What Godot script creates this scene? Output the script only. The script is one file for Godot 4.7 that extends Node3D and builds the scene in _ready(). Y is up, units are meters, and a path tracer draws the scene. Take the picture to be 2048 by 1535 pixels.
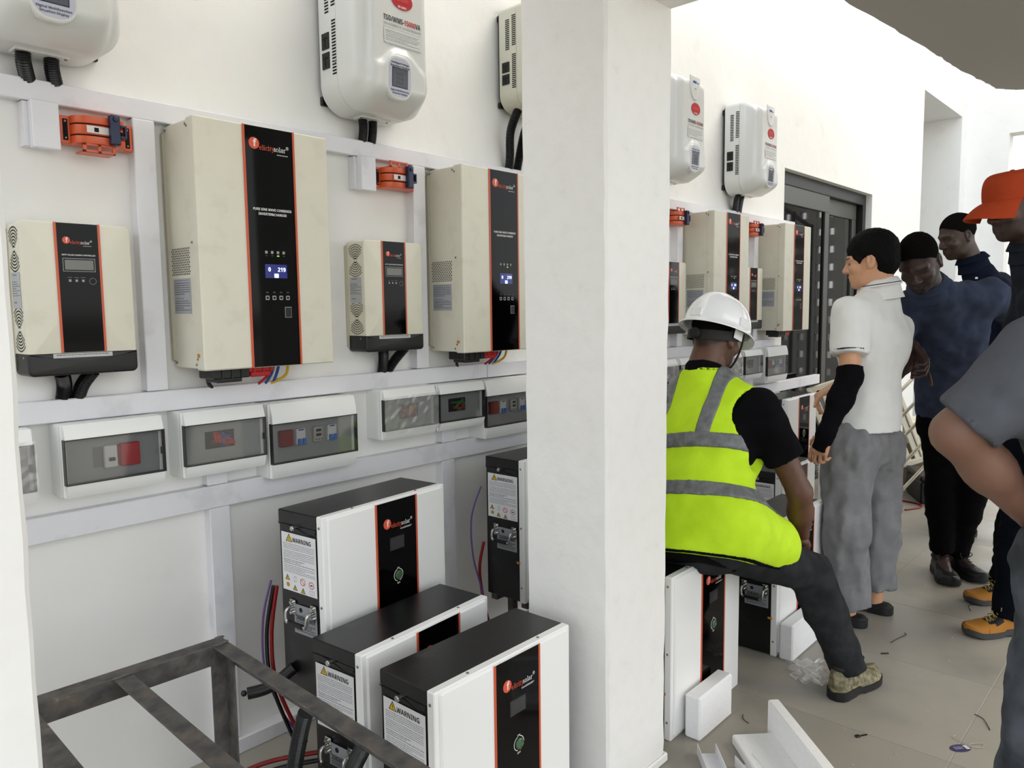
extends Node3D

# ---------------------------------------------------------------- materials
var M := {}
var used := {}
var rng := RandomNumberGenerator.new()
var font_cache := {}
var text_cache := {}

func V(x: float, y: float, z: float) -> Vector3:
	return Vector3(x, y, z)

func _ready() -> void:
	rng.seed = 7
	# camera
	var cam := Camera3D.new()
	cam.name = "camera"
	cam.fov = 52.981
	cam.near = 0.05
	cam.far = 200.0
	add_child(cam)
	cam.transform = Transform3D(Basis(V(0.6720, -0.0118, 0.7404), V(0.0791, 0.9954, -0.0559), V(-0.7362, 0.0956, 0.6700)).orthonormalized(), V(0, 1.40, 2.27))
	cam.current = true
	# sky: a bright white overcast day
	var sm := ProceduralSkyMaterial.new()
	sm.sky_top_color = Color(0.93, 0.965, 1.0)
	sm.sky_horizon_color = Color(1.0, 1.0, 0.99)
	sm.sky_curve = 0.2
	sm.ground_bottom_color = Color(0.5, 0.49, 0.47)
	sm.ground_horizon_color = Color(0.72, 0.72, 0.7)
	sm.sky_energy_multiplier = 1.0
	var sky := Sky.new()
	sky.sky_material = sm
	var env := Environment.new()
	env.background_mode = Environment.BG_SKY
	env.sky = sky
	env.background_energy_multiplier = 1.0
	env.tonemap_mode = Environment.TONE_MAPPER_LINEAR
	env.tonemap_exposure = 2.38
	env.sdfgi_enabled = true
	env.ssao_enabled = true
	env.ssil_enabled = true
	var we := WorldEnvironment.new()
	we.name = "world"
	we.environment = env
	add_child(we)
	# a soft, veiled sun high over the yard
	var sun := DirectionalLight3D.new()
	sun.name = "sun"
	sun.light_energy = 0.35
	sun.light_color = Color(1.0, 0.97, 0.92)
	sun.light_angular_distance = 40.0
	sun.shadow_enabled = true
	add_child(sun)
	sun.look_at_from_position(V(8.0, 9.0, 4.0), V(3.0, 0.5, 0.0))
	make_materials()
	build_structure()
	build_trunking()
	build_devices()
	build_batteries()
	build_frame()
	build_floor_things()
	build_far_things()
	build_people()

# ---------------------------------------------------------------- naming
func numbered(n: String) -> String:
	if not used.has(n):
		used[n] = 0
		return n
	used[n] += 1
	return "%s_%03d" % [n, used[n]]

func tag(o: Node, label: String, category: String, group := "", kind := "") -> Node:
	o.set_meta("label", label)
	if category:
		o.set_meta("category", category)
	if group:
		o.set_meta("group", group)
	if kind:
		o.set_meta("kind", kind)
	return o

func thing(called: String, label: String, category: String, at := Vector3.ZERO, turn := 0.0, group := "") -> Node3D:
	var o := Node3D.new()
	o.name = numbered(called)
	add_child(o)
	o.position = at
	o.rotation.y = turn
	tag(o, label, category, group)
	return o

func dup(src: Node3D, called: String, label: String, at: Vector3, turn := 0.0, group := "") -> Node3D:
	var r: Node3D = src.duplicate()
	r.name = numbered(called)
	add_child(r)
	r.position = at
	r.rotation = Vector3(0, turn, 0)
	r.set_meta("label", label)
	if group:
		r.set_meta("group", group)
	return r

func put(called: String, mesh: Mesh, mat: Material, parent: Node, at := Vector3.ZERO) -> MeshInstance3D:
	var o := MeshInstance3D.new()
	o.name = numbered(called) if parent == self else called
	o.mesh = mesh
	o.material_override = mat
	o.position = at
	parent.add_child(o, true)
	return o

func struct(called: String, mesh: Mesh, mat: Material, label := "") -> MeshInstance3D:
	var o := put(called, mesh, mat, self)
	o.set_meta("kind", "structure")
	if label:
		o.set_meta("label", label)
		o.set_meta("category", called.split("_")[0])
	return o

# ---------------------------------------------------------------- mesh builder
class MB:
	var v := PackedVector3Array()
	var n := PackedVector3Array()
	var uv := PackedVector2Array()
	var has_uv := false

	func tri(a: Vector3, b: Vector3, c: Vector3, ua := Vector2.ZERO, ub := Vector2.ZERO, uc := Vector2.ZERO) -> void:
		# a, b, c counter-clockwise seen from outside
		var nn := (b - a).cross(c - a).normalized()
		v.append(a); v.append(c); v.append(b)
		n.append(nn); n.append(nn); n.append(nn)
		uv.append(ua); uv.append(uc); uv.append(ub)

	func quad(a: Vector3, b: Vector3, c: Vector3, d: Vector3) -> void:
		tri(a, b, c, Vector2(0, 1), Vector2(1, 1), Vector2(1, 0))
		tri(a, c, d, Vector2(0, 1), Vector2(1, 0), Vector2(0, 0))

	func tri_out(a: Vector3, b: Vector3, c: Vector3, o: Vector3) -> void:
		if (b - a).cross(c - a).dot((a + b + c) / 3.0 - o) < 0.0:
			tri(a, c, b)
		else:
			tri(a, b, c)

	func quad_out(a: Vector3, b: Vector3, c: Vector3, d: Vector3, o: Vector3) -> void:
		tri_out(a, b, c, o)
		tri_out(a, c, d, o)

	# chamfered box: centre, size, chamfer, turn
	func box(c: Vector3, s: Vector3, ch := 0.0, bs := Basis.IDENTITY) -> void:
		var h := s * 0.5
		ch = minf(ch, minf(h.x, minf(h.y, h.z)) * 0.95)
		for ax in 3:
			for sg in [-1.0, 1.0]:
				var u := (ax + 1) % 3
				var w := (ax + 2) % 3
				var p: Array[Vector3] = []
				for q in [[-1, -1], [1, -1], [1, 1], [-1, 1]]:
					var e := Vector3.ZERO
					e[ax] = sg * h[ax]
					e[u] = q[0] * (h[u] - ch)
					e[w] = q[1] * (h[w] - ch)
					p.append(c + bs * e)
				quad_out(p[0], p[1], p[2], p[3], c)
		if ch <= 0.0:
			return
		for ax in 3:
			var u := (ax + 1) % 3
			var w := (ax + 2) % 3
			for su in [-1.0, 1.0]:
				for sw in [-1.0, 1.0]:
					var p: Array[Vector3] = []
					for q in [[-1, 0], [1, 0], [1, 1], [-1, 1]]:
						var e := Vector3.ZERO
						e[ax] = q[0] * (h[ax] - ch)
						e[u] = su * (h[u] - (ch if q[1] == 0 else 0.0))
						e[w] = sw * (h[w] - (0.0 if q[1] == 0 else ch))
						p.append(c + bs * e)
					quad_out(p[0], p[1], p[2], p[3], c)
		for sx in [-1.0, 1.0]:
			for sy in [-1.0, 1.0]:
				for sz in [-1.0, 1.0]:
					var k := Vector3(sx * (h.x - ch), sy * (h.y - ch), sz * (h.z - ch))
					tri_out(c + bs * (k + Vector3(sx * ch, 0, 0)), c + bs * (k + Vector3(0, sy * ch, 0)), c + bs * (k + Vector3(0, 0, sz * ch)), c)

	func span(lo: Vector3, hi: Vector3, ch := 0.0) -> void:
		box((lo + hi) * 0.5, hi - lo, ch)

	func bar(a: Vector3, b: Vector3, w: float, t: float, ch := 0.0, up := Vector3.UP) -> void:
		var d := (b - a).normalized()
		var x := up.cross(d)
		if x.length() < 0.01:
			x = Vector3.RIGHT
		x = x.normalized()
		box((a + b) * 0.5, Vector3(w, t, (b - a).length()), ch, Basis(x, d.cross(x).normalized(), d))

	# rings of equal count, joined with quads; caps closed as fans
	func loft(rings: Array, cap0 := true, cap1 := true, closed := true) -> void:
		for i in rings.size() - 1:
			var r0: PackedVector3Array = rings[i]
			var r1: PackedVector3Array = rings[i + 1]
			var m := r0.size()
			for j in (m if closed else m - 1):
				var k := (j + 1) % m
				quad(r0[j], r0[k], r1[k], r1[j])
		if cap0:
			fan(rings[0], true)
		if cap1:
			fan(rings[rings.size() - 1], false)

	func fan(r: PackedVector3Array, flip: bool) -> void:
		var c := Vector3.ZERO
		for p in r:
			c += p
		c /= r.size()
		for j in r.size():
			var k := (j + 1) % r.size()
			if flip:
				tri(c, r[k], r[j])
			else:
				tri(c, r[j], r[k])

	# prism of an outline in xy (counter-clockwise), with a rounded front edge; front at z1
	func prism(o: PackedVector2Array, z0: float, z1: float, bev := 0.0, steps := 3, back_bev := 0.0) -> void:
		var rings := []
		if back_bev > 0.0:
			rings.append(ring_at(o, back_bev, z0))
			rings.append(ring_at(o, 0.0, z0 + back_bev))
		else:
			rings.append(ring_at(o, 0.0, z0))
		if bev > 0.0:
			for i in steps + 1:
				var t := PI * 0.5 * i / steps
				rings.append(ring_at(o, bev * (1.0 - cos(t)), z1 - bev + bev * sin(t)))
		else:
			rings.append(ring_at(o, 0.0, z1))
		loft(rings)

	func ring_at(o: PackedVector2Array, inset: float, z: float) -> PackedVector3Array:
		var r := PackedVector3Array()
		var m := o.size()
		for i in m:
			var a := o[(i + m - 1) % m]
			var b := o[i]
			var c := o[(i + 1) % m]
			var d1 := (b - a).normalized()
			var d2 := (c - b).normalized()
			var nrm := (Vector2(d1.y, -d1.x) + Vector2(d2.y, -d2.x)).normalized()
			var co := maxf(0.35, nrm.dot(Vector2(d1.y, -d1.x)))
			var q := b - nrm * inset / co
			r.append(Vector3(q.x, q.y, z))
		return r

	func tube(pts: PackedVector3Array, rad: float, seg := 10, caps := true, ridge := 0.0, every := 2) -> void:
		var rings := []
		var d := (pts[1] - pts[0]).normalized()
		var x := d.cross(Vector3.UP)
		if x.length() < 0.05:
			x = d.cross(Vector3.RIGHT)
		x = x.normalized()
		for i in pts.size():
			var dd := (pts[mini(i + 1, pts.size() - 1)] - pts[maxi(i - 1, 0)]).normalized()
			x = (x - dd * x.dot(dd)).normalized()
			var y := dd.cross(x)
			var r := rad - (ridge if (i / every) % 2 == 1 else 0.0)
			var ring := PackedVector3Array()
			for j in seg:
				var t := TAU * j / seg
				ring.append(pts[i] + (x * cos(t) + y * sin(t)) * r)
			rings.append(ring)
		loft(rings, caps, caps)

	# lathe about an axis; profile of (radius, along)
	func lathe(prof: PackedVector2Array, at: Vector3, ax: Vector3, seg := 24, caps := true) -> void:
		var x := ax.cross(Vector3.UP)
		if x.length() < 0.05:
			x = ax.cross(Vector3.RIGHT)
		x = x.normalized()
		var y := ax.cross(x)
		var rings := []
		for p in prof:
			var ring := PackedVector3Array()
			for j in seg:
				var t := TAU * j / seg
				ring.append(at + ax * p.y + (x * cos(t) + y * sin(t)) * p.x)
			rings.append(ring)
		loft(rings, caps, caps)

	func ball(c: Vector3, r: Vector3, seg := 14) -> void:
		var rings := []
		for i in range(1, seg / 2):
			var t := -PI * 0.5 + PI * i / (seg / 2)
			var ring := PackedVector3Array()
			for j in seg:
				var a := TAU * j / seg
				ring.append(c + Vector3(cos(a) * cos(t) * r.x, sin(t) * r.y, -sin(a) * cos(t) * r.z))
			rings.append(ring)
		loft(rings)

	func smooth(deg := 40.0) -> void:
		var lim := cos(deg_to_rad(deg))
		var at := {}
		var key := []
		key.resize(v.size())
		for i in v.size():
			var k := Vector3i((v[i] * 20000.0).round())
			key[i] = k
			if at.has(k):
				at[k].append(i)
			else:
				at[k] = [i]
		var out := n.duplicate()
		for i in v.size():
			var s := Vector3.ZERO
			var ni := n[i]
			for j in at[key[i]]:
				if n[j].dot(ni) > lim:
					s += n[j]
			out[i] = s.normalized() if s.length() > 0.001 else ni
		n = out

	func mesh(deg := 0.0) -> ArrayMesh:
		if deg > 0.0:
			smooth(deg)
		var arr := []
		arr.resize(Mesh.ARRAY_MAX)
		arr[Mesh.ARRAY_VERTEX] = v
		arr[Mesh.ARRAY_NORMAL] = n
		arr[Mesh.ARRAY_TEX_UV] = uv
		var m := ArrayMesh.new()
		m.add_surface_from_arrays(Mesh.PRIMITIVE_TRIANGLES, arr)
		return m

func box_mesh(lo: Vector3, hi: Vector3, ch := 0.0) -> ArrayMesh:
	var b := MB.new()
	b.span(lo, hi, ch)
	return b.mesh()

func rrect(w: float, h: float, cx: float, cy: float, r0: float, r1: float, seg := 6) -> PackedVector2Array:
	# rounded rectangle, counter-clockwise; r0 at the bottom corners, r1 at the top ones
	var o := PackedVector2Array()
	for q in [[1, -1, -90.0, r0], [1, 1, 0.0, r1], [-1, 1, 90.0, r1], [-1, -1, 180.0, r0]]:
		var r: float = q[3]
		for i in seg + 1:
			var t := deg_to_rad(q[2] + 90.0 * i / seg)
			o.append(Vector2(cx + q[0] * (w * 0.5 - r) + cos(t) * r, cy + q[1] * (h * 0.5 - r) + sin(t) * r))
	return o

func disc(r: float, cx: float, cy: float, rx := 1.0, seg := 28) -> PackedVector2Array:
	var o := PackedVector2Array()
	for i in seg:
		var t := TAU * i / seg
		o.append(Vector2(cx + cos(t) * r * rx, cy + sin(t) * r))
	return o

func curve(pts: Array, step := 8) -> PackedVector3Array:
	var o := PackedVector3Array()
	for i in pts.size() - 1:
		var p0: Vector3 = pts[maxi(i - 1, 0)]
		var p1: Vector3 = pts[i]
		var p2: Vector3 = pts[i + 1]
		var p3: Vector3 = pts[mini(i + 2, pts.size() - 1)]
		for k in step:
			o.append(p1.cubic_interpolate(p2, p0, p3, float(k) / step))
	o.append(pts[pts.size() - 1])
	return o

func resample(p: PackedVector3Array, d: float) -> PackedVector3Array:
	var o := PackedVector3Array([p[0]])
	var need := d
	for i in p.size() - 1:
		var a := p[i]
		var b := p[i + 1]
		var l := a.distance_to(b)
		var s := 0.0
		while l - s >= need:
			s += need
			o.append(a.lerp(b, s / l))
			need = d
		need -= l - s
	o.append(p[p.size() - 1])
	return o

func face(w: float, h: float) -> ArrayMesh:
	# a flat print in the xy plane, looking along +z
	if not text_cache.has([w, h]):
		var b := MB.new()
		b.quad(V(-w / 2, -h / 2, 0), V(w / 2, -h / 2, 0), V(w / 2, h / 2, 0), V(-w / 2, h / 2, 0))
		text_cache[[w, h]] = b.mesh()
	return text_cache[[w, h]]

func font(serif := false, bold := false, squeeze := 1.0) -> Font:
	var k := "%s%s%.2f" % [serif, bold, squeeze]
	if not font_cache.has(k):
		var f := SystemFont.new()
		f.font_names = PackedStringArray(["Droid Serif" if serif else "Droid Sans"])
		f.font_weight = 700 if bold else 400
		font_cache[k] = f
	return font_cache[k]

func text(called: String, s: String, height: float, mat: Material, parent: Node, at: Vector3, serif := false, bold := false, align := 0, sx := 1.0, basis := Basis.IDENTITY) -> MeshInstance3D:
	# height is the size of a capital letter; flat print lifted a hair off its surface
	var k := [s, height, serif, bold, align]
	if not text_cache.has(k):
		var t := TextMesh.new()
		t.text = s
		t.font = font(serif, bold)
		t.font_size = 40
		t.pixel_size = height / 40.0 / 0.72
		t.depth = 0.0
		t.curve_step = 3.0
		t.horizontal_alignment = [HORIZONTAL_ALIGNMENT_CENTER, HORIZONTAL_ALIGNMENT_LEFT, HORIZONTAL_ALIGNMENT_RIGHT][align]
		text_cache[k] = t
	var o := put(called, text_cache[k], mat, parent, at)
	o.basis = basis * Basis.from_scale(V(sx, 1, 1))
	return o

# ---------------------------------------------------------------- materials
func mat(c: Color, rough := 0.6, metal := 0.0) -> StandardMaterial3D:
	var m := StandardMaterial3D.new()
	m.albedo_color = c
	m.roughness = rough
	m.metallic = metal
	return m

func noise_tex(freq: float, ramp: Array, octaves := 4, seed_ := 1, size := 512, kind := FastNoiseLite.TYPE_SIMPLEX_SMOOTH) -> NoiseTexture2D:
	var f := FastNoiseLite.new()
	f.seed = seed_
	f.noise_type = kind
	f.frequency = freq
	f.fractal_octaves = octaves
	var t := NoiseTexture2D.new()
	t.width = size
	t.height = size
	t.seamless = true
	t.noise = f
	if ramp:
		var g := Gradient.new()
		var o := PackedFloat32Array()
		var c := PackedColorArray()
		for r in ramp:
			o.append(r[0])
			c.append(r[1])
		g.offsets = o
		g.colors = c
		t.color_ramp = g
	return t

func normal_tex(freq: float, strength: float, octaves := 4, seed_ := 3, size := 512) -> NoiseTexture2D:
	var t := noise_tex(freq, [], octaves, seed_, size)
	t.as_normal_map = true
	t.bump_strength = strength
	return t

func tri(m: StandardMaterial3D, scale: float, world := false) -> StandardMaterial3D:
	m.uv1_triplanar = true
	m.uv1_world_triplanar = world
	m.uv1_scale = Vector3.ONE * scale
	return m

func g(x: float) -> Color:
	return Color(x, x, x)

func cloth(c: Color, amount := 0.1, weave := 60.0) -> StandardMaterial3D:
	var m := mat(Color.WHITE, 0.95)
	var dk := Color(c.r * (1.0 - amount), c.g * (1.0 - amount), c.b * (1.0 - amount))
	m.albedo_texture = noise_tex(0.02, [[0.25, dk], [0.75, c]], 5, int(c.r * 255.0) + 3, 256)
	m.metallic_specular = 0.2
	return tri(m, 2.2)

func make_materials() -> void:
	var wall := mat(Color.WHITE, 0.75)
	wall.albedo_texture = noise_tex(0.006, [[0.0, Color(0.905, 0.9, 0.887)], [0.3, Color(0.93, 0.927, 0.917)], [1.0, Color(0.935, 0.935, 0.925)]], 6, 11, 1024)
	wall.normal_enabled = true
	wall.normal_texture = normal_tex(0.03, 3.0, 5, 5)
	wall.normal_scale = 0.12
	M.wall = tri(wall, 0.45, true)
	var pil := mat(Color.WHITE, 0.8)
	pil.albedo_texture = noise_tex(0.02, [[0.0, Color(0.9, 0.893, 0.873)], [0.18, Color(0.93, 0.926, 0.915)], [0.5, Color(0.937, 0.935, 0.925)], [1.0, Color(0.94, 0.938, 0.93)]], 6, 23, 1024)
	pil.normal_enabled = true
	pil.normal_texture = normal_tex(0.02, 5.0, 5, 8)
	pil.normal_scale = 0.18
	M.pillar = tri(pil, 0.7, true)
	M.ceiling = mat(Color(0.58, 0.565, 0.54), 0.9)
	M.trunk = tri(mat(Color.WHITE, 0.42), 1.1, true)
	M.trunk.albedo_texture = noise_tex(0.008, [[0.0, Color(0.82, 0.82, 0.84)], [0.3, Color(0.89, 0.89, 0.91)], [1.0, Color(0.905, 0.905, 0.925)]], 6, 31, 512)
	M.beige = tri(mat(Color.WHITE, 0.38), 1.5)
	M.beige.albedo_texture = noise_tex(0.01, [[0.0, Color(0.845, 0.83, 0.765)], [0.3, Color(0.872, 0.86, 0.795)], [1.0, Color(0.878, 0.866, 0.80)]], 5, 41, 512)
	M.beige_dark = mat(Color(0.74, 0.72, 0.64), 0.5)
	M.gloss_black = mat(Color(0.012, 0.012, 0.016), 0.06)
	M.gloss_black.metallic_specular = 0.27
	M.black = mat(Color(0.035, 0.036, 0.04), 0.4)
	M.black_matte = mat(Color(0.03, 0.03, 0.032), 0.7)
	M.hole = mat(Color(0.02, 0.02, 0.02), 0.9)
	M.orange_edge = mat(Color(0.8, 0.34, 0.2), 0.35)
	M.orange = mat(Color(0.82, 0.34, 0.17), 0.3)
	M.blue_clip = mat(Color(0.1, 0.14, 0.27), 0.4)
	M.red = mat(Color(0.72, 0.05, 0.08), 0.35)
	M.red_dark = mat(Color(0.5, 0.03, 0.05), 0.45)
	M.blue = mat(Color(0.1, 0.3, 0.62), 0.4)
	M.blue_pale = mat(Color(0.25, 0.47, 0.78), 0.4)
	M.yellow = mat(Color(0.85, 0.7, 0.12), 0.45)
	M.purple = mat(Color(0.36, 0.27, 0.48), 0.45)
	M.white = mat(Color(0.93, 0.93, 0.93), 0.4)
	M.white_gloss = mat(Color(0.93, 0.935, 0.93), 0.2)
	M.db = mat(Color(0.93, 0.935, 0.93), 0.3)
	M.db_grey = mat(Color(0.6, 0.61, 0.61), 0.5)
	M.breaker = mat(Color(0.88, 0.88, 0.87), 0.4)
	M.grey = mat(Color(0.5, 0.5, 0.5), 0.5)
	M.steel = mat(Color(0.75, 0.75, 0.74), 0.25, 1.0)
	M.screw = mat(Color(0.55, 0.54, 0.5), 0.35, 1.0)
	M.alu_label = mat(Color(0.62, 0.63, 0.65), 0.4, 0.3)
	M.regulator = mat(Color(0.86, 0.865, 0.855), 0.3)
	M.regulator.clearcoat_enabled = true
	M.regulator.clearcoat = 0.4
	M.regulator.clearcoat_roughness = 0.15
	M.reg_beige = mat(Color(0.8, 0.79, 0.73), 0.35)
	M.corrugated = mat(Color(0.03, 0.034, 0.04), 0.35)
	M.ink = mat(Color(0.06, 0.06, 0.07), 0.6)
	M.ink_grey = mat(Color(0.33, 0.33, 0.34), 0.6)
	M.ink_white = mat(Color(0.9, 0.9, 0.9), 0.5)
	M.ink_dim = mat(Color(0.6, 0.6, 0.6), 0.5)
	M.ink_red = mat(Color(0.72, 0.1, 0.12), 0.5)
	M.ink_logo = mat(Color(0.86, 0.33, 0.22), 0.45)
	M.ink_blue = mat(Color(0.12, 0.25, 0.6), 0.5)
	M.ink_navy = mat(Color(0.1, 0.11, 0.3), 0.5)
	M.lcd_grey = mat(Color(0.42, 0.43, 0.4), 0.25)
	M.lcd_blue = mat(Color(0.05, 0.07, 0.22), 0.2)
	M.lcd_blue.emission_enabled = true
	M.lcd_blue.emission = Color(0.1, 0.14, 0.45)
	M.lcd_blue.emission_energy_multiplier = 0.35
	M.lcd_on = mat(Color(0.85, 0.9, 1.0), 0.4)
	M.lcd_on.emission_enabled = true
	M.lcd_on.emission = Color(0.8, 0.87, 1.0)
	M.lcd_on.emission_energy_multiplier = 0.7
	M.led_green = mat(Color(0.5, 0.85, 0.1), 0.4)
	M.led_green.emission_enabled = true
	M.led_green.emission = Color(0.5, 0.95, 0.1)
	M.led_green.emission_energy_multiplier = 0.8
	M.led_dim = mat(Color(0.12, 0.2, 0.1), 0.4)
	M.button_green = mat(Color(0.36, 0.48, 0.36), 0.2, 0.5)
	M.bat_black = tri(mat(Color.WHITE, 0.32), 1.6)
	M.bat_black.albedo_texture = noise_tex(0.008, [[0.0, Color(0.055, 0.057, 0.063)], [0.45, Color(0.06, 0.062, 0.07)], [0.75, Color(0.075, 0.077, 0.085)], [0.92, Color(0.14, 0.142, 0.148)], [1.0, Color(0.18, 0.18, 0.185)]], 6, 51, 512)
	M.bat_black.normal_enabled = true
	M.bat_black.normal_texture = normal_tex(0.25, 2.0, 2, 9, 256)
	M.bat_black.normal_scale = 0.035
	M.bat_white = mat(Color(0.945, 0.945, 0.94), 0.3)
	M.window = mat(Color(0.2, 0.2, 0.205, 0.16), 0.05)
	M.window.transparency = BaseMaterial3D.TRANSPARENCY_ALPHA
	M.window_edge = mat(Color(0.12, 0.12, 0.13), 0.3)
	M.film = mat(Color(0.9, 0.9, 0.9, 0.22), 0.12)
	M.film.transparency = BaseMaterial3D.TRANSPARENCY_ALPHA
	M.glass = mat(Color(0.03, 0.035, 0.035, 0.82), 0.03)
	M.glass.transparency = BaseMaterial3D.TRANSPARENCY_ALPHA
	M.frame_dark = mat(Color(0.16, 0.16, 0.155), 0.35, 0.4)
	M.frame_grey = mat(Color(0.36, 0.36, 0.345), 0.35, 0.5)
	var rust := mat(Color.WHITE, 0.62, 0.35)
	rust.albedo_texture = noise_tex(0.016, [[0.0, Color(0.26, 0.255, 0.26)], [0.4, Color(0.34, 0.33, 0.325)], [0.7, Color(0.40, 0.385, 0.37)], [0.8, Color(0.42, 0.37, 0.33)], [0.93, Color(0.48, 0.46, 0.44)], [1.0, Color(0.6, 0.58, 0.56)]], 6, 61, 512)
	rust.normal_enabled = true
	rust.normal_texture = normal_tex(0.05, 4.0, 4, 4, 256)
	rust.normal_scale = 0.3
	M.rust = tri(rust, 2.0)
	for i in 3:
		var t := mat(Color.WHITE, 0.3)
		var b := 0.585 + 0.01 * i
		t.albedo_texture = noise_tex(0.004, [[0.0, Color(b - 0.06, b - 0.07, b - 0.1)], [0.4, Color(b, b - 0.02, b - 0.06)], [1.0, Color(b + 0.02, b, b - 0.04)]], 5, 70 + i, 512)
		t.roughness_texture = noise_tex(0.01, [[0.0, g(0.28)], [1.0, g(0.5)]], 4, 75 + i, 256)
		t.roughness = 1.0
		M["tile%d" % i] = tri(t, 0.8, true)
	M.joint = mat(Color(0.62, 0.6, 0.55), 0.9)
	M.foam = tri(mat(Color.WHITE, 0.9), 3.0)
	M.foam.albedo_texture = noise_tex(0.05, [[0.0, Color(0.925, 0.925, 0.93)], [1.0, Color(0.945, 0.945, 0.95)]], 3, 81, 256)
	M.foam.normal_enabled = true
	M.foam.normal_texture = normal_tex(0.15, 4.0, 2, 82, 256)
	M.foam.normal_scale = 0.12
	M.rail = mat(Color(0.83, 0.8, 0.72), 0.3, 0.6)
	M.cream = mat(Color(0.86, 0.83, 0.75), 0.5)
	M.cardboard = mat(Color(0.6, 0.52, 0.4), 0.9)
	M.hivis = tri(mat(Color.WHITE, 0.8), 2.5)
	M.hivis.albedo_texture = noise_tex(0.02, [[0.2, Color(0.75, 0.9, 0.08)], [0.8, Color(0.79, 0.95, 0.13)]], 4, 91, 256)
	M.reflect = tri(mat(Color.WHITE, 0.45), 4.0)
	M.reflect.albedo_texture = noise_tex(0.03, [[0.2, Color(0.36, 0.37, 0.38)], [0.8, Color(0.5, 0.51, 0.52)]], 5, 92, 256)
	M.black_cloth = cloth(Color(0.06, 0.06, 0.075), 0.3)
	M.navy_cloth = cloth(Color(0.24, 0.27, 0.345), 0.16)
	M.navy_dark = cloth(Color(0.095, 0.12, 0.185), 0.15)
	M.navy_grey = cloth(Color(0.15, 0.17, 0.205), 0.2)
	M.grey_tee = cloth(Color(0.36, 0.37, 0.4), 0.1)
	M.polo = cloth(Color(0.9, 0.9, 0.89), 0.02)
	M.trouser_grey = cloth(Color(0.52, 0.52, 0.53), 0.1)
	M.jeans_black = cloth(Color(0.2, 0.205, 0.215), 0.28)
	M.jeans_dark = cloth(Color(0.03, 0.03, 0.035), 0.3)
	M.jeans_navy = cloth(Color(0.045, 0.06, 0.1), 0.3)
	M.jeans_grey = cloth(Color(0.34, 0.36, 0.39), 0.35)
	M.cap = cloth(Color(0.67, 0.265, 0.15), 0.06)
	M.helmet = mat(Color(0.94, 0.945, 0.95), 0.16)
	M.helmet.clearcoat_enabled = true
	M.helmet.clearcoat = 0.5
	M.helmet.clearcoat_roughness = 0.08
	M.hair = mat(Color(0.03, 0.028, 0.03), 0.75)
	M.hair.metallic_specular = 0.25
	M.hair_short = mat(Color(0.075, 0.066, 0.062), 0.95)
	M.hair_short.metallic_specular = 0.1
	M.skin = mat(Color.WHITE, 0.5)
	M.skin.vertex_color_use_as_albedo = true
	M.eye = mat(Color(0.42, 0.38, 0.35), 0.3)
	M.iris = mat(Color(0.03, 0.02, 0.015), 0.1)
	M.shoe_black = mat(Color(0.03, 0.03, 0.032), 0.45)
	M.shoe_dark = mat(Color(0.055, 0.055, 0.06), 0.7)
	M.shoe_yellow = mat(Color(0.62, 0.4, 0.09), 0.75)
	M.shoe_khaki = tri(mat(Color.WHITE, 0.6), 8.0)
	M.shoe_khaki.albedo_texture = noise_tex(0.02, [[0.1, Color(0.28, 0.26, 0.2)], [0.5, Color(0.45, 0.43, 0.33)], [0.8, Color(0.62, 0.58, 0.45)]], 5, 95, 256)
	M.sole = mat(Color(0.06, 0.06, 0.065), 0.7)
	M.sole_grey = mat(Color(0.22, 0.22, 0.22), 0.8)
	M.lace = mat(Color(0.1, 0.1, 0.1), 0.8)
	M.lace_yellow = mat(Color(0.55, 0.48, 0.25), 0.8)

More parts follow.
